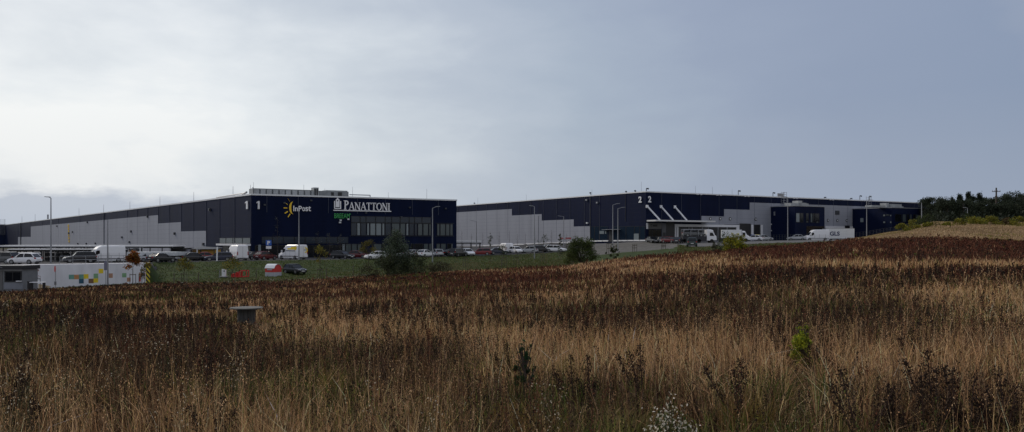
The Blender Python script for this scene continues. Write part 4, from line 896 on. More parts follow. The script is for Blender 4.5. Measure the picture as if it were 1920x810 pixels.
for x0, x1, z1 in ((-15, -8, 8.), (-7, 0, 11.), (0, 14, 14.2)):
    m = MB(); x0 *= q; x1 *= q; z1 *= q
    for y in (-.6, .5):
        m.box(x0, x0 + .12, y, y + .1, .1, z1); m.box(x1 - .12, x1, y, y + .1, .1, z1); m.box(x0, x1, y, y + .1, z1 - .12, z1); m.box(x0, x1, y + .002, y + .102, .1, .22)
    m.box(x0, x0 + .1, -.6, .6, z1 - .1, z1 - .01); m.box(x1 - .1, x1, -.6, .6, z1 - .1, z1 - .01); sub(m, 'frame', rd, r)
m = MB(); m.box(-14 * q, -8 * q, -.3, .3, .1, 7 * q); sub(m, 'panel', rd, r); m = MB(); m.box(-7 * q, -2 * q, -.2, .3, .1, 10 * q); sub(m, 'panel', rd, r)
D_ = 124.; q = D_ / F
r = stand('collection_hut', 512.5, D_, 'red and white clothing collection hut with arched silver roof left of the black hatchback', 'kiosk')
hx = 11.5 * q; r.rotation_euler = (0, 0, R(-22))
m = MB(); m.prism([(-.85, .65), (-.85, 1.25), (-.6, 1.62), (-.2, 1.8), (.2, 1.8), (.6, 1.62), (.85, 1.25), (.85, .65)], lambda u, v, d: (d, u, v * .98), -hx * .9, hx * .9); sub(m, 'body', rd, r)
m = MB(); m.box(-hx * .9, hx * .9, -.86, .86, 0, .64); sub(m, 'base_panel', mat('hut_white', (.40, .42, .46), .5, var=.1), r)
m = MB(); rr_ = [(-.9, 1.2), (-.64, 1.62), (-.22, 1.82), (.22, 1.82), (.64, 1.62), (.9, 1.2)]; m.prism([(a * 1.04, b * 1.03) for a, b in rr_] + rr_[::-1], lambda u, v, d: (d, u, v), -hx * .96, hx * .96); sub(m, 'roof', mat('silver_roof', (.62, .64, .66), .35, .3), r)
m = MB(); m.box(-hx * .9 - .03, -hx * .9, -.5, .5, .70, .95); m.box(-hx * .9 - .03, -hx * .9, -.2, .25, .2, .5); sub(m, 'sign_plate', whitem, r)
m = MB(); m.box(-hx * .5, hx * .5, -.885, -.86, .95, 1.12); sub(m, 'lettering', MATS['hut_white'], r)

# carport canopies on the left car park
def canopy(px0, px1, yt, D, depth, thick, hbase, label, npost=7, roofm=whitem, name='canopy'):
    x0, x1 = xp(px0, D), xp(px1, D); z1 = zy(yt, D); zb = hbase; r = empty(name, ((x0 + x1) / 2, D, zb), 0, label, 'canopy', 'parking canopies'); hw = (x1 - x0) / 2; H_ = z1 - zb
    m = MB(); m.loft([[(-hw, y, z - thick), (hw, y, z - thick), (hw, y, z), (-hw, y, z)] for y, z in ((-.1, H_), (depth / 2, H_ + .02), (depth, H_ + .0))]); sub(m, 'roof', roofm, r)
    m = MB()
    for y in (.1, depth - .3): m.box(-hw + .1, hw - .1, y, y + .15, H_ - thick - .25, H_ - thick)
    sub(m, 'beam', blackm, r)
    for i in range(npost):
        x = -hw + .4 + i * (2 * hw - .8) / (npost - 1)
        for y in (.25, depth - .3): m = MB(); m.box(x - .07, x + .07, y - .07, y + .07, 0, H_ - thick - .2); sub(m, 'post', blackm, r)
    return r
zp = lambda px, D: gz(px, D)
canopy(0, 324, 459.8, 143, 5.5, .24, zp(180, 145), 'long white roofed parking canopy running along the grey warehouse side', 9)
canopy(14, 226, 466.8, 134, 2.4, .12, zp(120, 134), 'lower white canopy roof under the long one, above the storage racks', 8)
canopy(-60, 56, 474, 128, 3, .2, zp(0, 128), 'short low white canopy roof at the far left above the dark car', 4)
c = canopy(238, 331, 472.5, 133, 4, .6, zp(285, 133), 'low white sheeted shelter over two cars right of the orange tree', 4, mat('white_sheeting', (.55, .58, .60), .5, var=.1), 'shelter')
c['group'] = 'parking canopies'
# dark end bay of the long canopy and the hut
r = stand('shelter', 336, 146, 'dark boarded bay closing the right end of the long white canopy', 'shelter'); m = MB(); q = 146 / F; m.box(-16 * q, 8 * q, 0, 4, 0, 22 * q); sub(m, 'wall', blackm, r); m = MB(); m.box(-17 * q, 11 * q, -.2, 4.2, 22 * q, 22.8 * q); sub(m, 'roof', blackm, r)
m = MB(); m.box(8 * q, 16 * q, 1, 4, 0, 20 * q); sub(m, 'wall_panel', greyc, r)
r = stand('garden_hut', 384, 148, 'small yellow boarded hut with sloping dark roof by the warehouse corner', 'hut'); q = 148 / F
m = MB(); m.box(-13 * q, 19 * q, 0, 3, 0, 19 * q); sub(m, 'wall', mat('yellow_boards', (.50, .30, .045), .6, var=.15, stretch=(1, 1, 8)), r)
m = MB(); m.hexa([(-22 * q, -1.2, 19.5 * q), (23 * q, -1.2, 19.5 * q), (23 * q, 3.3, 21.5 * q), (-22 * q, 3.3, 24 * q), (-22 * q, -1.2, 20.4 * q), (23 * q, -1.2, 20.4 * q), (23 * q, 3.3, 22.5 * q), (-22 * q, 3.3, 25 * q)]); sub(m, 'roof', dsteel, r)
for x in (-21, -4, 21): m = MB(); m.box(x * q - .06, x * q + .06, -1.0, -.88, 0, 19.6 * q); sub(m, 'post', blackm, r)
# storage racks beneath the canopy
def rack(px, label, i):
    r = empty('storage_rack', gp(px, 137), 0, label, 'rack', 'storage racks under the canopy')
    for x in (-1.3, 1.3):
        for y in (0, 1.): m = MB(); m.box(x - .05, x + .05, y - .05, y + .05, 0, 2.3); sub(m, 'upright', whitem if i % 2 else dsteel, r)
    for z in (.15, .85, 1.55, 2.2): m = MB(); m.box(-1.35, 1.35, -.08, 1.08, z, z + .07); sub(m, 'shelf', dsteel, r)
    for z in (.22, .92, 1.62):
        for k in range(4):
            if random.random() < .85: m = MB(); x = -1.1 + k * .58; m.box(x, x + .5, .05, .95, z, z + .35 + .2 * random.random()); sub(m, 'crate', random.choice((blackm, greyplastic, dsteel, mat('crate_grey', (.12, .12, .12), .7))), r)
for i, (px, l) in enumerate(((96, 'first storage rack from the left, behind the tall lamp post'), (118, 'second storage rack from the left, right of the tall lamp post'), (144, 'storage rack behind the black car, third from the left'), (170, 'storage rack left of the high white van, fourth from the left'), (222, 'storage rack right of the high white van'), (228 + 20, 'last storage rack on the right, behind the orange tree'))): rack(px, l, i)

# lamp posts
def lamp(px, ytop, D, arm, side, label, base=None, yaw=0):
    z0 = gz(px, D) if base is None else base; H_ = zy(ytop, D) - z0
    r = empty('street_lamp', (xp(px, D), D, z0), R(yaw), label, 'street lamp', 'street lamps of the industrial park')
    m = MB(); m.cyl((0, 0, 0), (0, 0, H_), .12, .065, 8); m.box(-.16, .16, -.16, .16, 0, .06); sub(m, 'pole', steel, r)
    if arm:
        m = MB(); m.cyl((0, 0, H_ - .05), (side * arm, 0, H_ + (.25 if side > 0 else .12)), .05, n=6); sub(m, 'arm', steel, r)
        m = MB(); x = side * arm; zz = H_ + (.25 if side > 0 else .12); m.hexa([(x - .12, -.14, zz - .07), (x + side * .65 + .0, -.14, zz + .0), (x + side * .65, .14, zz), (x - .12, .14, zz - .07), (x - .12, -.14, zz + .05), (x + side * .65, -.14, zz + .08), (x + side * .65, .14, zz + .08), (x - .12, .14, zz + .05)]) if side > 0 else m.hexa([(x - .6, -.14, zz), (x + .12, -.14, zz - .07), (x + .12, .14, zz - .07), (x - .6, .14, zz), (x - .6, -.14, zz + .08), (x + .12, -.14, zz + .05), (x + .12, .14, zz + .05), (x - .6, .14, zz + .08)])
        sub(m, 'lamp_head', steel, r)
    return r
lamp(95.5, 371, 116, .25, -1, 'leftmost street lamp, standing behind the painted wall')
lamp(202, 412, 104, 0, 1, 'slim armless mast in front of the middle of the painted wall')
lamp(560.5, 396, 140, 0, 1, 'armless mast beside the lettered white van')
lamp(811, 390, 150, .7, 1, 'street lamp in front of the right end of warehouse 1, arm to the right')
lamp(893.5, 415, 192, .8, -1, 'short looking street lamp right of warehouse 1 corner, arm to the left')
lamp(1002, 387, 160, .45, -1, 'tall street lamp in the long car row, arm to the left')
lamp(1057, 406, 205, .9, -1, 'street lamp near the red lettering, arm to the left')
lamp(1149, 384, 178, .9, 1, 'left one of the two close lamps in front of warehouse 2')
lamp(1158.5, 391, 170, .9, 1, 'right one of the two close lamps in front of warehouse 2')
lamp(1477, 370, 190, .8, -1, 'tall street lamp in front of the first office block, arm to the left')
lamp(1625, 377, 196, .8, 1, 'tall street lamp beside the right end of the white trailer')
lamp(1728, 380, 178, 0, 1, 'armless mast at the right end of warehouse 2 above the bushes')
lamp(1814, 390, 210, .5, -1, 'far street lamp before the woodland, arm to the left')
lamp(1820, 386.5, 225, .8, 1, 'far street lamp before the woodland, arm to the right')
# wooden power pole
r = empty('utility_pole', gp(1868, 222), 0, 'dark wooden power pole with a small crossarm before the woodland', 'utility pole'); H_ = zy(352, 222) - r.location.z
m = MB(); m.cyl((0, 0, 0), (0, 0, H_), .28, .18, 8); sub(m, 'pole', bark, r); m = MB(); m.box(-1.1, 1.1, -.1, .1, H_ - 1.1, H_ - .95); sub(m, 'crossarm', bark, r)
for x in (-1, -.4, .4, 1): m = MB(); m.cyl((x, 0, H_ - .95), (x, 0, H_ - .65), .07, n=6); sub(m, 'insulator', steel, r)
# shed roof by warehouse 1's far corner, small white canopy
canopy(846, 902, 451.5, 200, 5, .45, zp(880, 202), 'white canopy roof beside the right corner of warehouse 1', 4)
# red lettering board above the grey retaining strip
r = stand('lettering_board', 1060, 222, 'red letters standing on a thin frame before the grey wall of warehouse 2', 'sign'); q = 222 / F; zz = zy(447.6, 222) - r.location.z
m = MB()
for x in (-10.5, -8.4, -6.3, -4.2, .4, 2.5, 4.6, 6.7, 8.8): m.box(x * q, (x + 1.7) * q, -.08, 0, zz, zz + (2.0 + .3 * (int(x * 10) % 3)) * q)
sub(m, 'lettering', redp, r)
m = MB(); m.box(-11.2 * q, 11.2 * q, .01, .08, zz - .12, zz - .02); sub(m, 'frame', redp, r)
for x in (-9, 0, 9): m = MB(); m.cyl((x * q, .05, 0), (x * q, .05, zz), .05, n=5); sub(m, 'post', steel, r)
# containers and bins by the docks
def bin_(px, D, w_, h_, mm, label):
    r = stand('waste_bin', px, D, label, 'bin', 'waste bins at the docks'); m = MB(); m.hexa([(-w_ * .42, 0, .12), (w_ * .42, 0, .12), (w_ * .42, 1, .12), (-w_ * .42, 1, .12), (-w_ / 2, -.1, h_), (w_ / 2, -.1, h_), (w_ / 2, 1.1, h_), (-w_ / 2, 1.1, h_)]); sub(m, 'body', mm, r)
    m = MB(); m.loft([[(-w_ / 2 - .03, -.14, h_), (w_ / 2 + .03, -.14, h_), (w_ / 2, -.1, h_ + .14), (-w_ / 2, -.1, h_ + .14)], [(-w_ / 2 - .03, 1.14, h_), (w_ / 2 + .03, 1.14, h_), (w_ / 2, 1.1, h_ + .2), (-w_ / 2, 1.1, h_ + .2)]]); sub(m, 'lid', mm, r)
    for x in (-w_ * .35, w_ * .35): m = MB(); m.cyl((x, .1, .1), (x + .08, .1, .1), .1, n=8); sub(m, 'wheel', tyre, r)
bin_(1413, 203, .8, 1.35, mat('bin_blue', (.012, .05, .20), .5), 'blue waste bin at the docks'); bin_(1421.5, 203, 1.0, 1.35, mat('bin_yellow', (.50, .38, .02), .5), 'yellow waste bin right of the blue one')
bin_(1430, 204, .9, 1.2, greyplastic, 'dark waste bin right of the yellow one')
# low fences
def fence(A, B_, h_, n, label, mm, rails=2, wires=0):
    A = np.array(A); B_ = np.array(B_); zA = float(hgt(*A)); r = empty('fence', (A[0], A[1], zA), 0, label, 'fence', 'low fences on the yard edge')
    pts = [A + (B_ - A) * i / n for i in range(n + 1)]; P_ = [Vector((p[0] - A[0], p[1] - A[1], float(hgt(*p)) - zA)) for p in pts]
    for p in P_: m = MB(); m.cyl(p, p + Vector((0, 0, h_)), .05, n=5); sub(m, 'post', mm, r)
    m = MB()
    for k in range(rails):
        zz = h_ * (1 - k * .9 / max(1, rails - 1)) - .05
        for a, b in zip(P_[:-1], P_[1:]): m.cyl(a + Vector((0, 0, zz)), b + Vector((0, 0, zz)), .022, n=4)
    sub(m, 'wire_panel', mm, r); return r
fence((xp(1446, 214), 214), (xp(1520, 206), 206), 1.5, 14, 'grey wire fence before the first office block', dsteel, 4)
fence((xp(1600, 222), 222), (xp(1745, 205), 205), 1.8, 22, 'tall wire fence rising up the bank before the second office block', dsteel, 5)
# wooden cable reel in the field
r = empty('cable_reel', (xp(462, 31), 31., float(hgt(xp(462, 31), 31))), R(14), 'grey wooden cable reel standing upright like a table in the dry grass', 'cable reel')
wd = mat('weathered_wood', (.060, .060, .058), .85, var=.35, scale=5, bump=.4, stretch=(3, 3, .4)); q = 31 / F; zt = zy(576.8, 31) - r.location.z
m = MB(); m.cyl((0, 0, zt - .03), (0, 0, zt + .01), 30 * q, n=32)
sub(m, 'top_flange', mat('flange_wood', (.085, .085, .08), .8, var=.3, scale=4, bump=.3), r)
for i in range(16):
    a = 2 * math.pi * i / 16; c_, s2 = math.cos(a), math.sin(a); rr = 16 * q; t_ = .058
    m = MB(); m.hexa([(rr * c_ - s2 * k * t_ - c_ * o, rr * s2 + c_ * k * t_ - s2 * o, z) for z in (.08, zt - .03) for k, o in ((-1, .0), (1, .0), (1, .03), (-1, .03))]); sub(m, 'stave', wd, r)
m = MB(); m.cyl((0, 0, .02), (0, 0, .08), 30 * q, n=32); sub(m, 'bottom_flange', wd, r)
m = MB(); m.cyl((0, 0, .05), (0, 0, zt + .005), .05, n=10); sub(m, 'axle_tube', dsteel, r)
# ------------------------------------------------------------------ vegetation
def vnoise(X, Y, s, seed=0):
    """smooth value noise"""
    x = np.asarray(X) / s + 100 + seed * 17.3; y = np.asarray(Y) / s + 100 + seed * 9.1; xi = np.floor(x).astype(int); yi = np.floor(y).astype(int); fx = x - xi; fy = y - yi
    fx = fx * fx * (3 - 2 * fx); fy = fy * fy * (3 - 2 * fy)
    h = lambda a, b: ((np.sin(a * 127.1 + b * 311.7 + seed * 74.7) * 43758.5453) % 1.0)
    return (h(xi, yi) * (1 - fx) + h(xi + 1, yi) * fx) * (1 - fy) + (h(xi, yi + 1) * (1 - fx) + h(xi + 1, yi + 1) * fx) * fy
def fbm(X, Y, s, seed=0): return .5 * vnoise(X, Y, s, seed) + .3 * vnoise(X, Y, s / 2.1, seed + 1) + .2 * vnoise(X, Y, s / 4.3, seed + 2)
def sb(px, y, x0, x1, y0, y1, fx=60, fy=8):
    f = lambda a: np.clip(a, 0, 1)
    return f((px - x0) / fx + .5) * f((x1 - px) / fx + .5) * f((y - y0) / fy + .5) * f((y1 - y) / fy + .5)
# patches of pale grass (x0,x1,y0,y1,weight) as they lie on the ground, read from the photograph
TAN = [(620, 960, 587, 613, .95), (880, 2000, 596, 690, .95), (1440, 2000, 612, 668, .6), (1480, 2000, 473, 487, .8), (1700, 2000, 520, 560, .6), (1620, 1950, 500, 512, .4), (1030, 1270, 478, 500, .75), (1000, 1400, 492, 503, .4), (230, 480, 553, 572, .5), (380, 640, 560, 600, .35),
       (-50, 900, 712, 830, .75), (600, 960, 640, 700, .35), (1020, 1300, 530, 553, .25), (1250, 1480, 470, 484, .5), (860, 1010, 498, 508, .4), (1750, 2000, 730, 820, .45), (0, 330, 640, 720, .2), (1500, 1800, 690, 735, .4), (500, 1000, 520, 528, .3)]
DARK = [(300, 960, 628, 705, .6), (-50, 300, 700, 745, .4), (560, 1000, 735, 775, .5), (680, 1000, 566, 584, .9), (960, 1700, 562, 592, 1.), (1500, 2000, 556, 612, .95), (1640, 2000, 436, 470, .6), (1380, 2000, 488, 512, .7), (1380, 1560, 452, 476, .45), (560, 1100, 603, 622, .5), (0, 480, 565, 640, .75), (160, 560, 610, 700, .7), (880, 1500, 692, 760, .8), (1450, 1760, 690, 800, .75), (380, 620, 640, 720, .4), (1200, 1420, 500, 540, .4), (700, 1000, 505, 530, .4)]
GREEN = [(0, 140, 560, 640, .5), (380, 700, 640, 720, .45), (1050, 1720, 725, 850, .95), (1440, 2000, 745, 850, .85), (780, 1100, 735, 850, .5), (860, 1250, 620, 690, .35), (1380, 1600, 640, 700, .5), (930, 1130, 660, 720, .35), (1720, 2000, 700, 790, .35), (0, 200, 780, 830, .5), (560, 900, 700, 800, .2), (240, 420, 530, 548, .4), (680, 860, 500, 530, .6)]
def weights(px, y, X, Y):
    jx = (fbm(X, Y, 6, 5) - .5) * 60; jy = (fbm(X, Y, 5, 9) - .5) * np.clip((y - 440) * .14, 2, 34)
    def acc(L):
        a = np.zeros_like(px)
        for x0, x1, y0, y1, w_ in L: a = np.maximum(a, w_ * sb(px + jx, y + jy, x0, x1, y0, y1, 90, max(3, (y1 - y0) * .35)))
        return a
    return acc(TAN), acc(DARK), acc(GREEN)
def sample_field(n, d0, d1, p, margin=.66):
    g = np.linspace(d0, d1, 4000); w_ = g ** (-p) * g; c = np.cumsum(w_); c /= c[-1]; D = np.interp(rng.random(n), c, g)
    X = (rng.random(n) * 2 - 1) * (margin * D + 2.5); px = pxof(X, D); k = D < np.interp(px, EP, ED) + rng.normal(0, 1.2, n); return X[k], D[k]
def blades(X, Y, Z, H, Wd, lean, col, tipcol, jit=.12):
    n = len(X); a = rng.random(n) * 2 * np.pi; b = rng.random(n) * 2 * np.pi; wx, wy = np.cos(a) * Wd / 2, np.sin(a) * Wd / 2; lx, ly = np.cos(b) * lean * H, np.sin(b) * lean * H
    V = np.empty((n, 5, 3)); hz_ = .55
    V[:, 0] = np.stack([X - wx, Y - wy, Z - .03], 1); V[:, 1] = np.stack([X + wx, Y + wy, Z - .03], 1)
    mx, my = X + lx * .3, Y + ly * .3
    V[:, 2] = np.stack([mx + wx * .8, my + wy * .8, Z + H * hz_], 1); V[:, 3] = np.stack([mx - wx * .8, my - wy * .8, Z + H * hz_], 1)
    V[:, 4] = np.stack([X + lx, Y + ly, Z + H * (1 - .3 * lean)], 1)
    base = np.arange(n)[:, None] * 5; T = np.concatenate([base + np.array([[0, 1, 2]]), base + np.array([[0, 2, 3]]), base + np.array([[3, 2, 4]])], 0)
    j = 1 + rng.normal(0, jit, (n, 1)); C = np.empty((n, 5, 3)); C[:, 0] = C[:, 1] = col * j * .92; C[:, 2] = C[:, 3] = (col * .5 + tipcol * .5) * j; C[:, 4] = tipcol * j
    return V.reshape(-1, 3), T, np.clip(C.reshape(-1, 3), .004, .9)
def specks(P, S, col, up=0.):
    """randomly turned small diamond leaves: P (n,3), S (n,), col (n,3)"""
    n = len(P); u = rng.normal(size=(n, 3)); u[:, 2] += up; u /= np.linalg.norm(u, axis=1)[:, None]; v = rng.normal(size=(n, 3)); v -= (v * u).sum(1)[:, None] * u; v /= np.linalg.norm(v, axis=1)[:, None]
    S = np.asarray(S)[:, None]; V = np.stack([P - u * S, P + v * S * .55, P + u * S, P - v * S * .55], 1).reshape(-1, 3)
    b = np.arange(n)[:, None] * 4; T = np.concatenate([b + np.array([[0, 1, 2]]), b + np.array([[0, 2, 3]])], 0); return V, T, np.repeat(col, 4, 0)
def join(parts):
    V, T, C, o = [], [], [], 0
    for v, t, c in parts: V.append(v); T.append(t + o); C.append(c); o += len(v)
    return np.concatenate(V), np.concatenate(T), np.concatenate(C)
cc = lambda *c: np.array(c, float)
TANC = [cc(.54, .320, .165), cc(.39, .215, .105), cc(.72, .48, .27), cc(.47, .31, .135)]
BRC = [cc(.085, .042, .020), cc(.035, .017, .010), cc(.17, .088, .044), cc(.17, .11, .068), cc(.018, .011, .007)]
RED = [cc(.125, .044, .026), cc(.070, .025, .016), cc(.185, .075, .044)]
GRN = [cc(.09, .12, .022), cc(.15, .16, .035), cc(.045, .075, .018)]
def pick(L, n): return np.array(L)[rng.integers(0, len(L), n)]
def field_y(X, Y, Z, dz): return HY + (EZ - Z - dz) / Y * F

def EDGEH(px, X, Y):
    """vegetation is shorter towards the mown edge on the left and round the cable reel"""
    k = 1 - .55 * np.clip((Y - 70) / 30, 0, 1) * np.clip((1150 - px) / 300, 0, 1) - .25 * np.clip((Y - 80) / 25, 0, 1) * np.clip((px - 1100) / 200, 0, 1)
    rx, ry = xp(462, 31), 31.
    k = k * (1 - .62 * np.clip(1.6 - np.hypot((X - rx * Y / ry) / 1.0, np.where(Y < ry, (Y - ry) / 5.5, (Y - ry) / .8)), 0, 1))
    k = k * (1 - .30 * np.clip((Y - 10) / 12, 0, 1))
    k = np.where((np.abs(px - 1257) < 50) & (Y < 8.), k * .4, k); k = np.where((np.abs(px - 1503) < 26) & (Y > 7.5) & (Y < 14.5), k * .35, k)
    Zg = hgt(X, Y); cap = np.clip(((EZ - Zg) - 156 / F * Y) / .95, .10, 1)
    return np.where((np.abs(px - 462) < 34) & (Y > 13) & (Y < 31.7), np.minimum(k, cap), k)
def grass_layer(name, n, d0, d1, p):
    X, Y = sample_field(n, d0, d1, p); Z = hgt(X, Y); px = pxof(X, Y); y = field_y(X, Y, Z, .7)
    t, d, g = weights(px, y, X, Y); n1_ = fbm(X * np.where(Y > 20, .45, .9), Y, 2.2, 3); n2_ = fbm(X * .4, Y, 6, 21); r = rng.random(len(X))
    near = np.clip((40 - Y) / 28, 0, 1); tw = np.clip(t * 1.05 + (n1_ - .5) * 2.2 + (n2_ - .5) * 1.3 - d * .8 - .45 * g * near + .06 - .13 * np.clip((Y - 30) / 12, 0, 1) - .10 * near, 0.04, .92 - .40 * near)
    gw = np.clip(g * 1.0 + (fbm(X, Y, 1.6, 40) - .56) * 1.8, 0, .85)
    kind = np.where(r < tw, 0, np.where(rng.random(len(X)) < gw, 2, 1))
    far = np.clip((Y - 22) / 45, 0, 1)[:, None]
    redf = np.clip(far[:, 0] * 1.0, 0, 1) * np.clip((px - 250) / 600, .15, 1)
    br = np.where((rng.random(len(X)) < redf)[:, None], pick(RED, len(X)) * 1.0, pick(BRC, len(X)))
    col = np.where((kind == 0)[:, None], pick(TANC, len(X)), np.where((kind == 2)[:, None], pick(GRN, len(X)), br))
    yg = (n2_[:, None] - .5) * .5; col = col * (1 + yg * cc(.5, .9, .4)) * np.exp(rng.normal(-.10, .22 + .25 * near, len(X)))[:, None]
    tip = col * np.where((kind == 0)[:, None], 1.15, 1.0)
    H = np.where(kind == 0, rng.uniform(.35, .85, len(X)), np.where(kind == 2, rng.uniform(.35, .8, len(X)), rng.uniform(.3, .85, len(X)))) * (.55 + .9 * fbm(X, Y, 3.2, 55)) * EDGEH(px, X, Y)
    Wd = np.maximum(.0065, .00085 * Y) * rng.uniform(.6, 1.4, len(X)); lean = np.abs(rng.normal(.0, .26 + .26 * near, len(X))) + .05
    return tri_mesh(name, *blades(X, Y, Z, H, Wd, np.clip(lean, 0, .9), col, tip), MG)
tag(grass_layer('dry_grass', 380000, 4.5, 128, 1.5), kind='stuff')
def litter(n):
    X, Y = sample_field(n, 4.5, 40, 1.5); Z = hgt(X, Y); px = pxof(X, Y); t, d, g = weights(px, field_y(X, Y, Z, .3), X, Y)
    col = np.where((rng.random(n if len(X) == n else len(X)) < .35 + .4 * t - .3 * d)[:, None], pick(TANC, len(X)) * .8, pick(BRC + GRN, len(X)))
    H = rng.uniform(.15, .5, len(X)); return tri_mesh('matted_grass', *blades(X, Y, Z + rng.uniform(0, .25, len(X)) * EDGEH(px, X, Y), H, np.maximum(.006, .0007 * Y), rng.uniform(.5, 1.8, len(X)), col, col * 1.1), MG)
tag(litter(90000), kind='stuff')
# feathery seed-head grass close by
def seed_grass(n):
    X, Y = sample_field(n, 5.5, 45, 1.3); Z = hgt(X, Y); px = pxof(X, Y); y = field_y(X, Y, Z, .6); t, d, g = weights(px, y, X, Y)
    k = rng.random(len(X)) < (.10 + .75 * t) * np.clip(1.1 - d, .12, 1) * np.clip(fbm(X, Y, 1.5, 90) * 2.2 - .4, 0, 1); X, Y, Z, px = X[k], Y[k], Z[k], px[k]; m_ = len(X)
    H = rng.uniform(.75, 1.15, m_) * EDGEH(px, X, Y); col = pick(TANC, m_) * rng.uniform(.7, 1.3, (m_, 1)); lean = np.clip(np.abs(rng.normal(0, .2, m_)), 0, .6)
    st = rng.bit_generator.state; A = blades(X, Y, Z, H, np.maximum(.004, .0005 * Y), lean, col, col * 1.1)
    tips = A[0].reshape(-1, 5, 3)[:, 4]; mids = A[0].reshape(-1, 5, 3)[:, 2]; q = 5
    f = rng.uniform(0, .45, (m_, q)); P_ = tips[:, None] * (1 - f[..., None]) + mids[:, None] * f[..., None] + rng.normal(0, .016, (m_, q, 3)); C2 = np.repeat(col * 1.05, q, 0)
    return tri_mesh('seed_grass', *join([A, specks(P_.reshape(-1, 3), np.repeat(np.maximum(.0075, .0007 * Y), q), C2, 3.)]), MG)
tag(seed_grass(36000), kind='stuff')
def weed_geo(X, Y, Z, H, col, q, size, spread, w0, lean=.10):
    n = len(X); a = rng.random(n) * 2 * np.pi; L_ = np.abs(rng.normal(0, lean, n)); lx, ly = np.cos(a) * L_ * H, np.sin(a) * L_ * H
    V, T, C = blades(X, Y, Z, H, w0, L_, col, col, .1); V = V.reshape(-1, 5, 3); V[:, 4, 0] = X + lx; V[:, 4, 1] = Y + ly
    f = rng.beta(2.2, 1.3, (n, q)); sp_ = spread[:, None] * np.sin(np.clip(f, .05, 1) * np.pi * .9 + .25)
    P_ = np.stack([X[:, None] + lx[:, None] * f + rng.normal(0, 1, (n, q)) * sp_, Y[:, None] + ly[:, None] * f + rng.normal(0, 1, (n, q)) * sp_, Z[:, None] + H[:, None] * (.28 + .74 * f)], -1)
    cq = np.repeat(col, q, 0) * rng.uniform(.6, 1.5, (n * q, 1)); return join([(V.reshape(-1, 3), T, C), specks(P_.reshape(-1, 3), np.repeat(size, q) * rng.uniform(.6, 1.4, n * q), cq, 1.6)])
def weeds(name, n, d0, d1, p, q, field):
    X, Y = sample_field(n, d0, d1, p); Z = hgt(X, Y); px = pxof(X, Y); y = field_y(X, Y, Z, .85); t, d, g = weights(px, y, X, Y)
    if field == 'dark': pr = np.clip(.16 + d * .9 - t * .6 + (fbm(X, Y, 2.6, 60) - .5) * 2.4, .02, 1)
    else: pr = np.clip(g * 1.0 + (fbm(X, Y, 2, 80) - .55) * 1.2, 0, 1)
    k = rng.random(len(X)) < pr; X, Y, Z, d, px = X[k], Y[k], Z[k], d[k], px[k]; m_ = len(X); far = np.clip((Y - 30) / 50, 0, 1)
    if field == 'dark':
        red = rng.random(m_) < (.2 + far * .6 * np.clip((px - 250) / 600, .1, 1)); col = np.where(red[:, None], pick(RED, m_) * .8, pick([cc(.022, .014, .010), cc(.036, .022, .015), cc(.020, .016, .011), cc(.07, .045, .032)], m_))
        H = rng.uniform(.6, 1.15, m_) * EDGEH(px, X, Y)
    else: col = pick([cc(.06, .10, .022), cc(.10, .13, .03), cc(.035, .06, .02), cc(.17, .16, .035)], m_); H = rng.uniform(.3, .75, m_) * EDGEH(px, X, Y)
    return tri_mesh(name, *weed_geo(X, Y, Z, H, col, q, np.maximum(.0095, .0009 * Y), np.maximum(.018, .0009 * Y), np.maximum(.006, .0005 * Y)), MG)
tag(weeds('dead_weeds', 17000, 6, 40, 1.15, 30, 'dark'), kind='stuff')
tag(weeds('dead_weeds', 34000, 38, 126, .9, 7, 'dark'), kind='stuff')
tag(weeds('green_undergrowth', 15000, 5, 60, 1.3, 18, 'green'), kind='stuff')
# pale whorls of white asters scattered as ground cover
def aster_bits():
    spots = [(1030, 765, 30, 14), (805, 792, 16, 10), (10, 780, 20, 12), (130, 600, 14, 8), (118, 715, 14, 8), (285, 640, 14, 6), (335, 625, 18, 6), (440, 690, 12, 12), (40, 720, 16, 10), (1400, 520, 2, 2), (695, 745, 8, 8), (340, 793, 10, 6), (230, 650, 12, 8), (15, 570, 8, 4), (60, 640, 12, 5), (310, 660, 12, 6), (205, 690, 10, 6), (355, 725, 14, 5)]
    parts = []
    for px, y, w_, c in spots:
        lo, hi = 4., 120.   # find the distance whose 0.75 m high plants sit on that row
        for _ in range(40):
            mid = (lo + hi) / 2; yy = HY + (EZ - gz(px, mid) - .75) / mid * F
            lo, hi = (mid, hi) if yy > y else (lo, mid)
        D = lo; n = int(c * 5); X = xp(px, D) + rng.normal(0, w_ / F * D * .55, n); Y = D + rng.normal(0, .25, n); Z = hgt(X, Y); k = Z + rng.uniform(.55, .95, n)
        parts.append(specks(np.stack([X, Y, k], 1), np.full(n, .0007 * D + .005), np.tile(cc(.60, .52, .38), (n, 1)) * rng.uniform(.6, 1.1, (n, 1))))
        parts.append(blades(X, Y, Z, k - Z, np.full(n, .006), np.full(n, .03), np.tile(cc(.08, .08, .04), (n, 1)), np.tile(cc(.1, .1, .05), (n, 1))))
    return tri_mesh('white_wildflowers', *join(parts), MG)
tag(aster_bits(), kind='stuff')

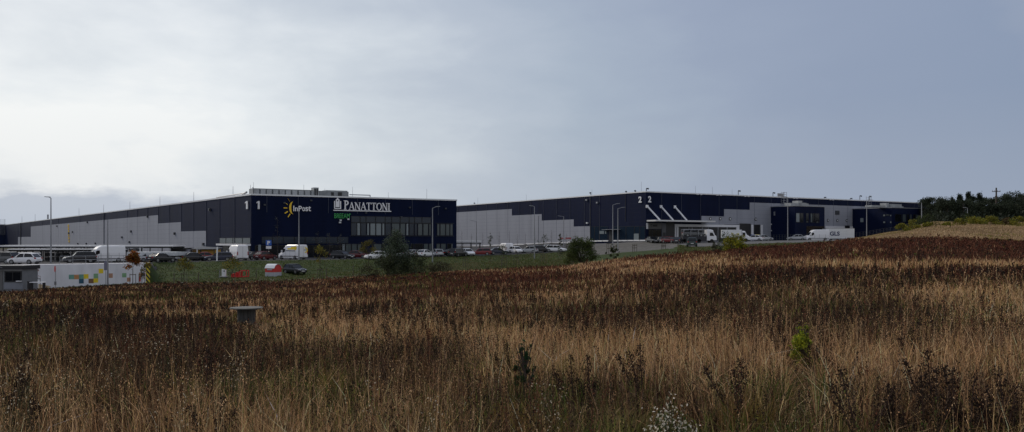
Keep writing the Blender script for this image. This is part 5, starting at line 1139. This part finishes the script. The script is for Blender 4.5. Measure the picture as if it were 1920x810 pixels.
# individual plants, grown from a stem and a seed head
def dist_for(px, y, h):
    lo, hi = 4., 125.
    for _ in range(40):
        mid = (lo + hi) / 2; lo, hi = (mid, hi) if HY + (EZ - gz(px, mid) - h) / mid * F > y else (lo, mid)
    return lo
def seed_head_plant(px, ytop, h, label, wide=.5, col=cc(.022, .014, .011), ns=4):
    h *= .82; D = dist_for(px, ytop, h); r = empty('dock_plant', gp(px, D), 0, label, 'weed', 'dark seeding dock plants in the field'); r.empty_display_size = .1
    m = MB(); C_ = []; Pp = []
    for k in range(ns):
        a = rng.uniform(-1, 1); b = rng.uniform(-.5, .5); hh = h * (1 if k == 0 else rng.uniform(.6, .95)); top = Vector((a * wide * hh * (0.35 if k == 0 else .8), b * wide * hh * .6, hh)); mid = Vector((top.x * .3, top.y * .3, hh * .45))
        m.path([Vector((0, 0, -.03)), mid, top], [.011, .009, .004], 5); nq = 260
        f = rng.beta(1.6, 1.1, nq); base = np.array(mid)[None] * (1 - f[:, None]) + np.array(top)[None] * f[:, None]; Pp.append(base + rng.normal(0, 1, (nq, 3)) * (.026 * np.sin(np.clip(f, .1, 1) * 2.6) + .006)[:, None] * cc(1, 1, .8))
    sub(m, 'stem', mat('dock_stem', (.05, .025, .016), .9), r)
    P_ = np.concatenate(Pp); o = tri_mesh('foliage', *specks(P_, rng.uniform(.007, .015, len(P_)), np.tile(col, (len(P_), 1)) * rng.uniform(.5, 1.6, (len(P_), 1)), 1.5), MG, r); return r  # foliage holds the seed clusters along the stems
DP = [(1752, 652, 1.25, 'tallest dark dock plant of the right foreground cluster'), (1733, 700, 1.1, 'dark dock plant just left of the tallest one in the right foreground'), (1795, 692, 1.15, 'dark dock plant right of the tallest one in the right foreground'), (1814, 686, 1.2, 'twin stemmed dark dock plant in the middle of the right foreground cluster'),
      (1676, 722, .9, 'dark dock plant at the left end of the right foreground cluster'), (1852, 728, .9, 'low forked dark dock plant left of the rightmost pair'), (1876, 718, 1.0, 'dark dock plant left of the rightmost one near the right edge'), (1893, 690, 1.15, 'tall dark dock plant nearest the right edge'),
      (1614, 694, 1.1, 'dark dock plant standing alone below the right meadow strip'), (1388, 672, 1.1, 'lone black dock plant in the tan grass right of the white aster bush'), (1207, 648, 1.15, 'dark slim dock plant above the centre right meadow'), (1078, 668, 1.1, 'dark dock plant in the middle of the foreground'),
      (1108, 664, 1.1, 'dark dock plant just right of the middle one in the foreground'), (388, 652, 1.2, 'dark bushy topped dock plant right of the field below the cable reel'), (22, 655, 1.25, 'big dark dock plant at the left edge of the field'), (52, 742, .9, 'low dark forked dock plant near the left bottom corner'),
      (25, 695, 1.0, 'mid height dark dock plant under the big one at the left edge'), (400, 745, .9, 'dark dock plant near the bottom, below the cable reel'), (1520, 640, 1.0, 'dark dock plant beside the yellow green shrub in the right meadow'), (960, 640, 1.0, 'dark dock plant left of the small green shrub in the centre'),
      (1460, 600, 1.1, 'black drooping dock plant at the left of the right meadow top'), (1700, 600, 1.1, 'dark dock plant at the upper edge of the right meadow'), (860, 590, 1.1, 'dark leaning dock plant in the pale strip at the centre'), (742, 600, 1.0, 'dark branching dock plant in the pale strip left of centre')]
for px, y, h, lab in DP: seed_head_plant(px, y, h, lab, .55, ns=3)
# leafy crowns
def crown_mesh(name, clumps, n, size, cols, parent, jit=.35, m_=None, shape=None):
    c = np.array([[*p[0]] for p in clumps]); r = np.array([p[1] for p in clumps], float); i = rng.choice(len(clumps), n, p=r ** 2 / np.sum(r ** 2)); dd_ = rng.normal(size=(n, 3)); dd_ /= np.linalg.norm(dd_, axis=1)[:, None]
    P_ = c[i] + dd_ * (r[i] * rng.beta(2.5, 1.2, n))[:, None] * cc(1, 1, .85); P_ = P_ + rng.normal(0, 1, P_.shape) * r.mean() * .22; cb = np.array(cols); cl = cb[rng.integers(0, len(cb), n)] * (1 + (rng.random(len(clumps))[i] - .5) * jit * 2)[:, None] * rng.uniform(.7, 1.3, (n, 1))
    return tri_mesh(name, *specks(P_, rng.uniform(.6, 1.3, n) * size, np.clip(cl, .004, .9)), m_ or ML, parent)
def young_tree(px, D, ytop, label, cols, cw=1.0, leaves=900, stakes=True, crown0=.42, name='young_tree', group=None, cat='tree', size=.09, trunk_r=.035, bend=0.):
    r = empty(name, gp(px, D), 0, label, cat, group); H_ = zy(ytop, D) - r.location.z
    m = MB(); pts = [Vector((0, 0, -.1)), Vector((bend * .2, 0, H_ * .35)), Vector((bend * .5, .05, H_ * .7)), Vector((bend, 0, H_ * .98))]; m.path(pts, [trunk_r * 1.4, trunk_r, trunk_r * .7, .01], 6); cl = []
    for k in range(12):
        z = H_ * rng.uniform(crown0, .92); a = rng.uniform(0, 6.28); L_ = cw * (1.15 - z / H_) * rng.uniform(.6, 1.1); b = Vector((bend * z / H_, 0, z)); e = b + Vector((math.cos(a) * L_, math.sin(a) * L_ * .8, L_ * .8)); m.path([b, e], [trunk_r * .45, .006], 4); cl.append((e, cw * .34))
    cl.append((Vector((bend, 0, H_ * .9)), cw * .25)); sub(m, 'trunk', bark, r)
    if leaves: crown_mesh('crown', cl, leaves, size, cols, r)
    if stakes:
        for s in (-.35, .35):
            m = MB(); m.cyl((s, 0, -.1), (s, 0, 1.5), .035, n=5); sub(m, 'stake', mat('stake_wood', (.09, .075, .06), .9), r)
        m = MB(); m.box(-.38, .38, -.03, .03, 1.35, 1.43); sub(m, 'crossbar', MATS['stake_wood'], r)
    return r
OR = [cc(.30, .09, .02), cc(.22, .05, .015), cc(.35, .15, .03), cc(.12, .08, .02)]; YG = [cc(.16, .14, .02), cc(.09, .10, .02), cc(.05, .06, .018), cc(.24, .18, .02)]; DG = [cc(.035, .05, .022), cc(.05, .07, .03), cc(.022, .034, .015)]
GT = 'young staked trees along the verge'
t_ = young_tree(249, 101, 466, 'staked young tree with orange red autumn leaves before the striped end of the wall', OR, 1.25, 1300, size=.12, group=GT)
crown_mesh('crown', [(Vector((1.7, 0, 2.55)), .5), (Vector((1.2, 0, 1.9)), .35)], 220, .11, [cc(.13, .08, .02), cc(.08, .08, .02)], t_)
young_tree(345, 101, 487, 'staked young tree with yellow green leaves in front of the green slope', YG, 1.5, 700, group=GT)
young_tree(435, 104, 487, 'staked young tree with olive leaves in front of the red metal frame', YG, 1.5, 600, group=GT, bend=.2)
young_tree(600, 108, 456, 'tall thin staked tree with sparse yellow leaves beside the black hatchback', YG, 1.3, 500, group=GT)
young_tree(691, 136, 450, 'small tree with mustard leaves left of the tall dark tree', [cc(.15, .12, .02), cc(.09, .09, .02)], 1.8, 1100, False, .3, group=GT)
young_tree(70, 101, 497, 'bare pinkish sapling between the booth and the painted wall', [cc(.2, .12, .12)], .6, 60, group=GT)
young_tree(266, 99, 513, 'second small staked sapling just right of the orange tree', [cc(.12, .07, .02)], .5, 60, group=GT)
young_tree(873, 128, 482, 'leafless staked sapling below the red car', DG, .5, 0, group=GT); young_tree(946, 128, 458, 'dark leafy young tree before the small white van', DG, 1.0, 260, group=GT, bend=-.5)
young_tree(919, 150, 432, 'young tree with two dark leaf tufts against the grey wall', DG, .8, 200, False, .45, group=GT)
young_tree(1017, 140, 440, 'dark twiggy staked young tree right of the tall lamp post in the row', DG, 1.3, 190, group=GT, bend=.4)
young_tree(1050, 150, 436, 'slim dark evergreen sapling right of the last white car', DG, .6, 420, True, .15, group=GT); young_tree(968, 128, 480, 'leafless staked sapling below the white hatchback of the row', DG, .5, 0, group=GT)
for i, px in enumerate((866, 884, 905, 936, 955, 970, 985, 1003, 1019, 1034, 1062, 1078)):
    young_tree(px, 196 + (i % 3) * 3, 430 + (i * 7) % 9, 'bare slender sapling against the grey stepped wall, %s from the left' % 'first second third fourth fifth sixth seventh eighth ninth tenth eleventh twelfth'.split()[i], [cc(.08, .07, .05)], .9, 0, i % 3 == 0, .35, group='bare saplings before the grey wall', trunk_r=.03)
for px, D, yt, lab in ((520, 158, 405, 'thin pale birch in front of the dark office front, left of the others'), (596, 160, 432, 'pale thin sapling before the dark office front near the yellow leaved tree'), (618, 160, 434, 'pale thin sapling left of the office glazing'), (638, 160, 436, 'pale thin sapling nearest the office glazing')):
    young_tree(px, D, yt, lab, [cc(.10, .11, .09)], 1.2, 90, False, .3, group='pale saplings before the office front')
# stakes alone
for px, D, lab in ((372, 112, 'single wooden stake on the verge right of the yellow green tree'), (480, 118, 'single wooden stake left of the collection hut'), (612, 118, 'single wooden stake right of the tall thin staked tree'), (662, 122, 'wooden stake on the verge left of the dark shrub mass'), (326, 112, 'single wooden stake on the verge near the striped wall end'), (940, 126, 'leaning wooden stake below the long car row')):
    r = stand('wooden_stake', px, D, lab, 'stake', 'loose stakes on the verge'); m = MB(); m.hexa([(-.05, -.05, -.1), (.05, -.05, -.1), (.05, .05, -.1), (-.05, .05, -.1), (.0, -.04, 1.3), (.08, -.04, 1.3), (.08, .04, 1.3), (.0, .04, 1.3)]); sub(m, 'post', MATS['stake_wood'], r)
for px, D, yt, lab in ((1142, 152, 455, 'wooden tree guard frame left of the two close lamps'), (1190, 158, 458, 'wooden tree guard frame right of the two close lamps'), (1244, 160, 458, 'rightmost wooden tree guard frame on the gravel bank')):
    r = stand('tree_guard', px, D, lab, 'tree guard', 'tree guards at the gravel bank'); H_ = zy(yt, D) - r.location.z
    for x, y in ((-.4, 0), (.4, 0), (0, .5)): m = MB(); m.cyl((x, y, -.1), (x, y, H_), .045, n=5); sub(m, 'post', MATS['stake_wood'], r)
    m = MB(); m.box(-.45, .45, -.04, .04, H_ - .25, H_ - .12); m.box(-.45, .45, -.05, .03, H_ * .5, H_ * .5 + .1); sub(m, 'rail', MATS['stake_wood'], r)
# bushes
def bush(px, D, ytop, wpx, label, cols, n=2500, size=.1, name='bush', lobes=14, conical=False, group=None, base=0.):
    r = empty(name, gp(px, D), 0, label, 'bush' if not conical else 'tree', group); H_ = zy(ytop, D) - r.location.z; hw = wpx / F * D / 2; cl = []; m = MB()
    for k in range(lobes):
        a = rng.uniform(0, 6.28); z = H_ * rng.uniform(.12, .9); f = (1 - z / H_) ** .75 if conical else math.sqrt(max(0, 1 - (z / H_ * 1.0) ** 2.2)) ; rr_ = hw * f * rng.uniform(.3, .95); c = Vector((math.cos(a) * rr_, math.sin(a) * rr_ * .8, z)); rad = (hw * .34 if not conical else hw * (.16 + .26 * f)); cl.append((c, rad)); m.path([Vector((0, 0, -.1)) if not conical else Vector((0, 0, z * .8)), Vector((c.x * .5, c.y * .5, z * .7)) if not conical else Vector((c.x * .5, c.y * .5, z * .9)), c], [min(.05, H_ * .012), min(.03, H_ * .008), .005], 4)
    cl.append((Vector((rng.normal(0, hw * .06), 0, H_ * .93)), hw * (.12 if conical else .2)))
    if conical: m.path([Vector((0, 0, -.1)), Vector((0, 0, H_ * .95))], [.12, .015], 6)
    if not conical and wpx >= 20:
        for k in range(16):
            a = rng.uniform(0, 6.28); q_ = rng.uniform(.2, 1.0); b = Vector((math.cos(a) * hw * q_ * .8, math.sin(a) * hw * q_ * .6, H_ * (1 - .55 * q_ ** 2))); e = b + Vector((math.cos(a) * H_ * .10, 0, H_ * rng.uniform(.08, .2))); m.path([b * .8, e], [.014, .006], 4); cl.append((b + (e - b) * .6, hw * .09)); cl.append((e, hw * .05))
    if conical:
        for k in range(46):
            z = H_ * rng.uniform(.25, .97); a = rng.uniform(0, 6.28); f = (1 - z / H_) ** .75; b = Vector((math.cos(a) * hw * f * .8, math.sin(a) * hw * f * .8, z)); e = b + Vector((math.cos(a) * .22, math.sin(a) * .22, rng.uniform(.35, .65))); m.path([b, e], [.02, .012], 4)
            cl.append((b + (e - b) * .7, .10)); cl.append((e, .07))
    sub(m, 'trunk' if conical else 'stem', bark, r); crown_mesh('crown' if conical else 'foliage', cl, n, size, cols, r); return r
bush(741, 112, 427, 92, 'tall dark conical tree with silvery green upward twigs before the office windows', [cc(.04, .06, .032), cc(.07, .095, .055), cc(.020, .030, .018), cc(.13, .16, .12)], 12000, .08, 'conical_tree', 110, True)
bush(727, 110, 484, 78, 'dark low shrub under the left side of the tall conical tree', [cc(.036, .046, .018), cc(.055, .065, .026), cc(.02, .024, .012)], 2000, .1); bush(775, 112, 476, 66, 'dark round shrub right of the tall conical tree base', [cc(.05, .064, .028), cc(.075, .085, .036), cc(.02, .028, .014)], 2100, .1)
bush(822, 113, 492, 60, 'low olive shrub right of the dark round shrub', [cc(.05, .05, .025), cc(.035, .032, .018)], 1500, .09); bush(690, 109, 496, 40, 'low olive shrub at the far left of the conical tree thicket', [cc(.045, .045, .02), cc(.035, .032, .018)], 900, .09)
bush(1091, 116, 447, 60, 'dark dense green bush in the middle of the field edge', [cc(.032, .05, .014), cc(.05, .07, .02), cc(.075, .095, .025)], 9000, .085, lobes=34); bush(1072, 115, 474, 30, 'yellowish green low side shoot left of the dark dense bush', [cc(.07, .08, .02), cc(.05, .06, .02)], 900, .08)
bush(1151, 118, 461, 20, 'small pointed dark green bush right of the dark dense bush', [cc(.035, .045, .018), cc(.05, .06, .02)], 1100, .08, lobes=8); bush(1137, 118, 472, 9, 'smallest dark shrub between the dense bush and the pointed one', [cc(.03, .035, .018)], 260, .07, lobes=4)
bush(1378, 104, 441, 48, 'yellow green autumn bush in front of the white box lorry', [cc(.15, .17, .02), cc(.24, .23, .02), cc(.07, .10, .02), cc(.38, .32, .02)], 5200, .08, lobes=26); bush(1358, 106, 437, 26, 'thin dark green bush just left of the yellow green one', [cc(.04, .06, .03), cc(.05, .065, .03)], 700, .08)
bush(1339, 108, 452, 16, 'small thin green bush before the transporter cab', [cc(.05, .06, .03), cc(.06, .06, .03)], 500, .07, lobes=8)
bush(1503, dist_for(1503, 618, .72), 618, 44, 'bright yellow green shrub in the tan meadow at right', [cc(.30, .34, .03), cc(.42, .42, .04), cc(.14, .19, .025)], 4200, .022, lobes=34); bush(985, dist_for(985, 657, .9), 657, 24, 'small dark green leafy shrub in the foreground centre', [cc(.02, .05, .02), cc(.03, .07, .025)], 500, .03, lobes=9)
bush(967, dist_for(967, 680, .75), 680, 18, 'lower green leafy shrub left of the small dark green one', [cc(.02, .05, .02), cc(.035, .07, .025)], 420, .03, lobes=8); bush(1720, 95, 502, 34, 'low dark brown green shrub in the right middle of the field', [cc(.04, .035, .02), cc(.03, .022, .015)], 600, .07, lobes=8)
# bushes of the hillside
Y_ = [cc(.17, .165, .02), cc(.25, .21, .025), cc(.09, .105, .02)]
for i, (px, D, yt, w_, lab) in enumerate(((1692, 146, 420, 30, 'yellow green bush lowest on the slope beside the wire fence'), (1711, 150, 414, 28, 'yellow green bush second up the slope beside the wire fence'), (1735, 156, 405, 44, 'large green bush under the armless mast'), (1741, 148, 418, 26, 'round yellow bush in front of the large green one'), (1776, 152, 418, 24, 'small yellow bush alone on the pale slope'),
    (1800, 160, 411, 30, 'yellow bush left of the hedge like row on the hill'), (1830, 166, 409, 44, 'first long yellow green bush of the hilltop row'), (1858, 168, 407, 40, 'second long yellow green bush of the hilltop row below the power pole'), (1886, 168, 410, 24, 'brownish bush right of the hilltop row'), (1908, 166, 408, 34, 'green and yellow bush at the right edge of the hill'), (1814, 172, 402, 24, 'grey green bush below the two far lamps'))):
    bush(px, D, yt, w_, lab, Y_ if i not in (2, 10, 8) else ([cc(.06, .075, .025), cc(.04, .055, .02)] if i != 8 else [cc(.12, .08, .03), cc(.08, .06, .03)]), 800 if w_ < 40 else 1400, .13, lobes=12, group='bushes on the pale hillside')
# woodland trees
def wood_tree(px, D, ytop, wpx, conifer, label, i):
    cols = [cc(.022, .034, .022), cc(.034, .048, .030), cc(.014, .022, .015)] if conifer else [cc(.032, .044, .026), cc(.052, .064, .038), cc(.020, .028, .016)]
    r = empty('conifer_tree' if conifer else 'broadleaf_tree', gp(px, D), 0, label, 'tree', 'trees of the woodland beyond the hill'); H_ = zy(ytop, D) - r.location.z; hw = wpx / F * D / 2; m = MB(); m.path([Vector((0, 0, -.3)), Vector((.1, 0, H_ * .5)), Vector((0, 0, H_ * .96))], [.28, .18, .03], 7); cl = []
    for k in range(60 if conifer else 50):
        z = H_ * rng.uniform(.10, .95); f = (1.02 - z / H_) if conifer else math.sqrt(max(.04, 1 - ((z / H_ - .5) / .52) ** 2)); a = rng.uniform(0, 6.28); rr_ = hw * f * rng.uniform(.4, 1.05); c = Vector((math.cos(a) * rr_, math.sin(a) * rr_, z)); cl.append((c, hw * (.26 + .28 * f) if conifer else hw * .36))
        if k % 3 == 0: m.path([Vector((0, 0, z * .9)), c], [.07, .015], 4)
    cl.append((Vector((0, 0, H_ * .95)), hw * .1)); sub(m, 'trunk', bark, r); crown_mesh('crown', cl, 6500, .17, cols, r, .4)
WT = [(1738, 236, 371, 30, 0), (1752, 228, 371, 34, 0), (1766, 250, 374, 34, 0), (1786, 240, 366, 24, 1), (1776, 222, 372, 40, 0), (1800, 238, 363, 24, 1), (1816, 232, 357, 24, 1), (1824, 246, 362, 26, 1), (1836, 236, 358, 26, 1), (1806, 220, 376, 44, 0), (1850, 244, 371, 36, 0), (1842, 222, 380, 46, 0), (1864, 230, 369, 30, 0),
      (1882, 240, 365, 36, 0), (1876, 220, 384, 44, 0), (1900, 244, 360, 38, 0), (1918, 236, 362, 40, 0), (1906, 220, 378, 44, 0), (1940, 240, 361, 44, 0), (1960, 228, 366, 50, 0), (1990, 236, 362, 50, 0), (2040, 240, 360, 60, 0)]
order = sorted(range(len(WT)), key=lambda i: WT[i][0]); ordn = 'first second third fourth fifth sixth seventh eighth ninth tenth eleventh twelfth thirteenth fourteenth fifteenth sixteenth seventeenth eighteenth nineteenth twentieth twenty-first twenty-second'.split()
for k, i in enumerate(order):
    px, D, yt, w_, cf = WT[i]; wood_tree(px, D, yt, w_, cf, ('dark pointed conifer' if cf else ('tall rounded broadleaf tree' if yt < 373 else 'lower rounded broadleaf tree')) + ' of the woodland, %s counted from the left' % ordn[k], i)
# woodland undergrowth as one mass
X = xp(1, 1) * 0 + rng.uniform(xp(1745, 212), xp(2050, 212), 5200); Y = rng.uniform(206, 250, 5200); X = X * Y / 212; Z = hgt(X, Y)
tag(tri_mesh('woodland_undergrowth', *specks(np.stack([X, Y, Z + rng.uniform(0, 3.6, 5200) * fbm(X, Y, 6, 7) * 1.5], 1), rng.uniform(.25, .55, 5200), pick([cc(.020, .028, .018), cc(.03, .04, .025), cc(.014, .018, .012)], 5200)), ML), kind='stuff')
# pale grass on the hillside and short turf on the verge
n = 60000; X = rng.uniform(xp(1560, 120), xp(2050, 120), n) ; Y = rng.uniform(112, 190, n); X = X * Y / 120; px = pxof(X, Y); k = (Y > np.interp(px, EP, ED) - 1) & (px > 1590); X, Y = X[k], Y[k]; Z = hgt(X, Y); nn = fbm(X, Y, 7, 33)[:, None]; col = pick([cc(.38, .265, .15), cc(.30, .205, .115), cc(.46, .33, .20)], len(X)) * (.6 + .8 * nn); gq = fbm(X * .5, Y, 7, 95); col = np.where((rng.random(len(X)) < np.clip((gq - .5) * 5 + (Y - 150) / 60, .03, .9))[:, None], pick([cc(.20, .19, .03), cc(.12, .13, .03), cc(.26, .22, .05)], len(X)), col)
low = (Y < np.interp(pxof(X, Y), EP, ED) + 6)
tag(tri_mesh('hillside_grass', *blades(X, Y, Z, rng.uniform(.15, .42, len(X)), np.full(len(X), .13), np.clip(np.abs(rng.normal(0, .4, len(X))), 0, .8), col, col), MG), kind='stuff')
n = 90000; X = rng.uniform(xp(283, 120) * 1.3, xp(1600, 120), n); Y = rng.uniform(98, 182, n); px = pxof(X, Y); a_, b_ = toe_top(px); k = (Y > np.interp(px, EP, ED)) & (Y < b_ - .5) & ((px < 1085) | (px > 1270)) & (~((px < 283) & (Y > wallD(px) - .6))); X, Y = X[k], Y[k]; Z = hgt(X, Y); nn = fbm(X, Y, 5, 71)[:, None]
pxk = pxof(X, Y); ak, bk = toe_top(pxk); sl_ = ((Y > ak) & (Y < bk))[:, None]
lowr = (~sl_[:, 0]) & (pxk > 290) & (pxk < 900)
col = pick([cc(.038, .070, .014), cc(.055, .085, .018), cc(.11, .12, .035)], len(X)) * (.55 + .9 * nn); col = np.where((rng.random(len(X)) < .12 + .38 * np.clip((pxk - 650) / 200, 0, 1) + .30 * lowr + .25 * (nn[:, 0] - .5))[:, None], pick([cc(.15, .125, .065), cc(.10, .095, .045)], len(X)), col)
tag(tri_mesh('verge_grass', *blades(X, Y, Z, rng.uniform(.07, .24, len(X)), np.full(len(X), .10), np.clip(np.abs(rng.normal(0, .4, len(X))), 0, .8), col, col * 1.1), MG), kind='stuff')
# the white aster bush in the foreground
D = dist_for(1257, 742, .85); r = empty('aster_bush', gp(1257, D), 0, 'large clump of small white flowers in the foreground right of centre', 'flowers'); hw = 52 / F * D; m = MB(); Pp = []; Gp = []
for k in range(80):
    a = rng.uniform(0, 6.28); rr_ = hw * math.sqrt(rng.random()); e = Vector((math.cos(a) * rr_, math.sin(a) * rr_, .85 * (1 - .45 * (rr_ / hw) ** 2) * rng.uniform(.6, 1))); m.path([Vector((e.x * .25, e.y * .25, -.02)), Vector((e.x * .8, e.y * .8, e.z * .6)), e], [.005, .004, .003], 4)
    for q in range(rng.integers(5, 17)): Pp.append(np.array(e) + rng.normal(0, .045, 3) - cc(0, 0, rng.uniform(0, .12))); 
    for q in range(16): Gp.append(np.array(e) * rng.uniform(.3, .95) + rng.normal(0, .035, 3))
sub(m, 'stem', mat('green_stem', (.05, .06, .02), .8), r); Pp = np.array(Pp); Gp = np.array(Gp)
tri_mesh('leaves', *specks(Gp, rng.uniform(.014, .03, len(Gp)), pick([cc(.05, .07, .02), cc(.10, .10, .035), cc(.03, .045, .015)], len(Gp))), ML, r); tri_mesh('blossom', *specks(Pp, rng.uniform(.009, .017, len(Pp)), pick([cc(.66, .60, .48), cc(.48, .43, .32), cc(.78, .72, .62)], len(Pp))), ML, r)
for px, y, lab in ((955, 750, 'mustard yellow leafy tuft near the bottom centre'), (1015, 770, 'mustard tuft below the small white flowers near the bottom centre'), (1175, 752, 'green and straw grass tussock left of the white aster clump'), (75, 625, 'rusty brown rounded tuft in the left field'), (615, 690, 'ochre tuft in the foreground left of centre'), (1405, 735, 'ochre tuft right of the white aster clump'), (1055, 665, 'pale yellow grass tussock in the centre meadow')):
    green = 'green' in lab; pale = 'pale' in lab; cols = [cc(.20, .13, .03), cc(.15, .10, .03), cc(.26, .18, .05)] if not (green or pale) else ([cc(.14, .13, .04), cc(.28, .22, .10)] if green else [cc(.36, .28, .11), cc(.42, .32, .14)])
    if 'rusty' in lab: cols = [cc(.16, .08, .03), cc(.22, .12, .05)]
    D = dist_for(px, y, .6); X0, Y0, Z0 = gp(px, D); n_ = 420; a = rng.uniform(0, 6.28, n_); q = .22 * np.sqrt(rng.random(n_)); x_ = np.cos(a) * q; y_ = np.sin(a) * q
    o = tri_mesh('grass_tussock', *blades(x_, y_, np.zeros(n_), rng.uniform(.35, .7, n_), np.full(n_, .008), rng.uniform(.1, .6, n_), pick(cols, n_), pick(cols, n_)), MG); o.location = (X0, Y0, Z0); tag(o, lab, 'grass tuft')
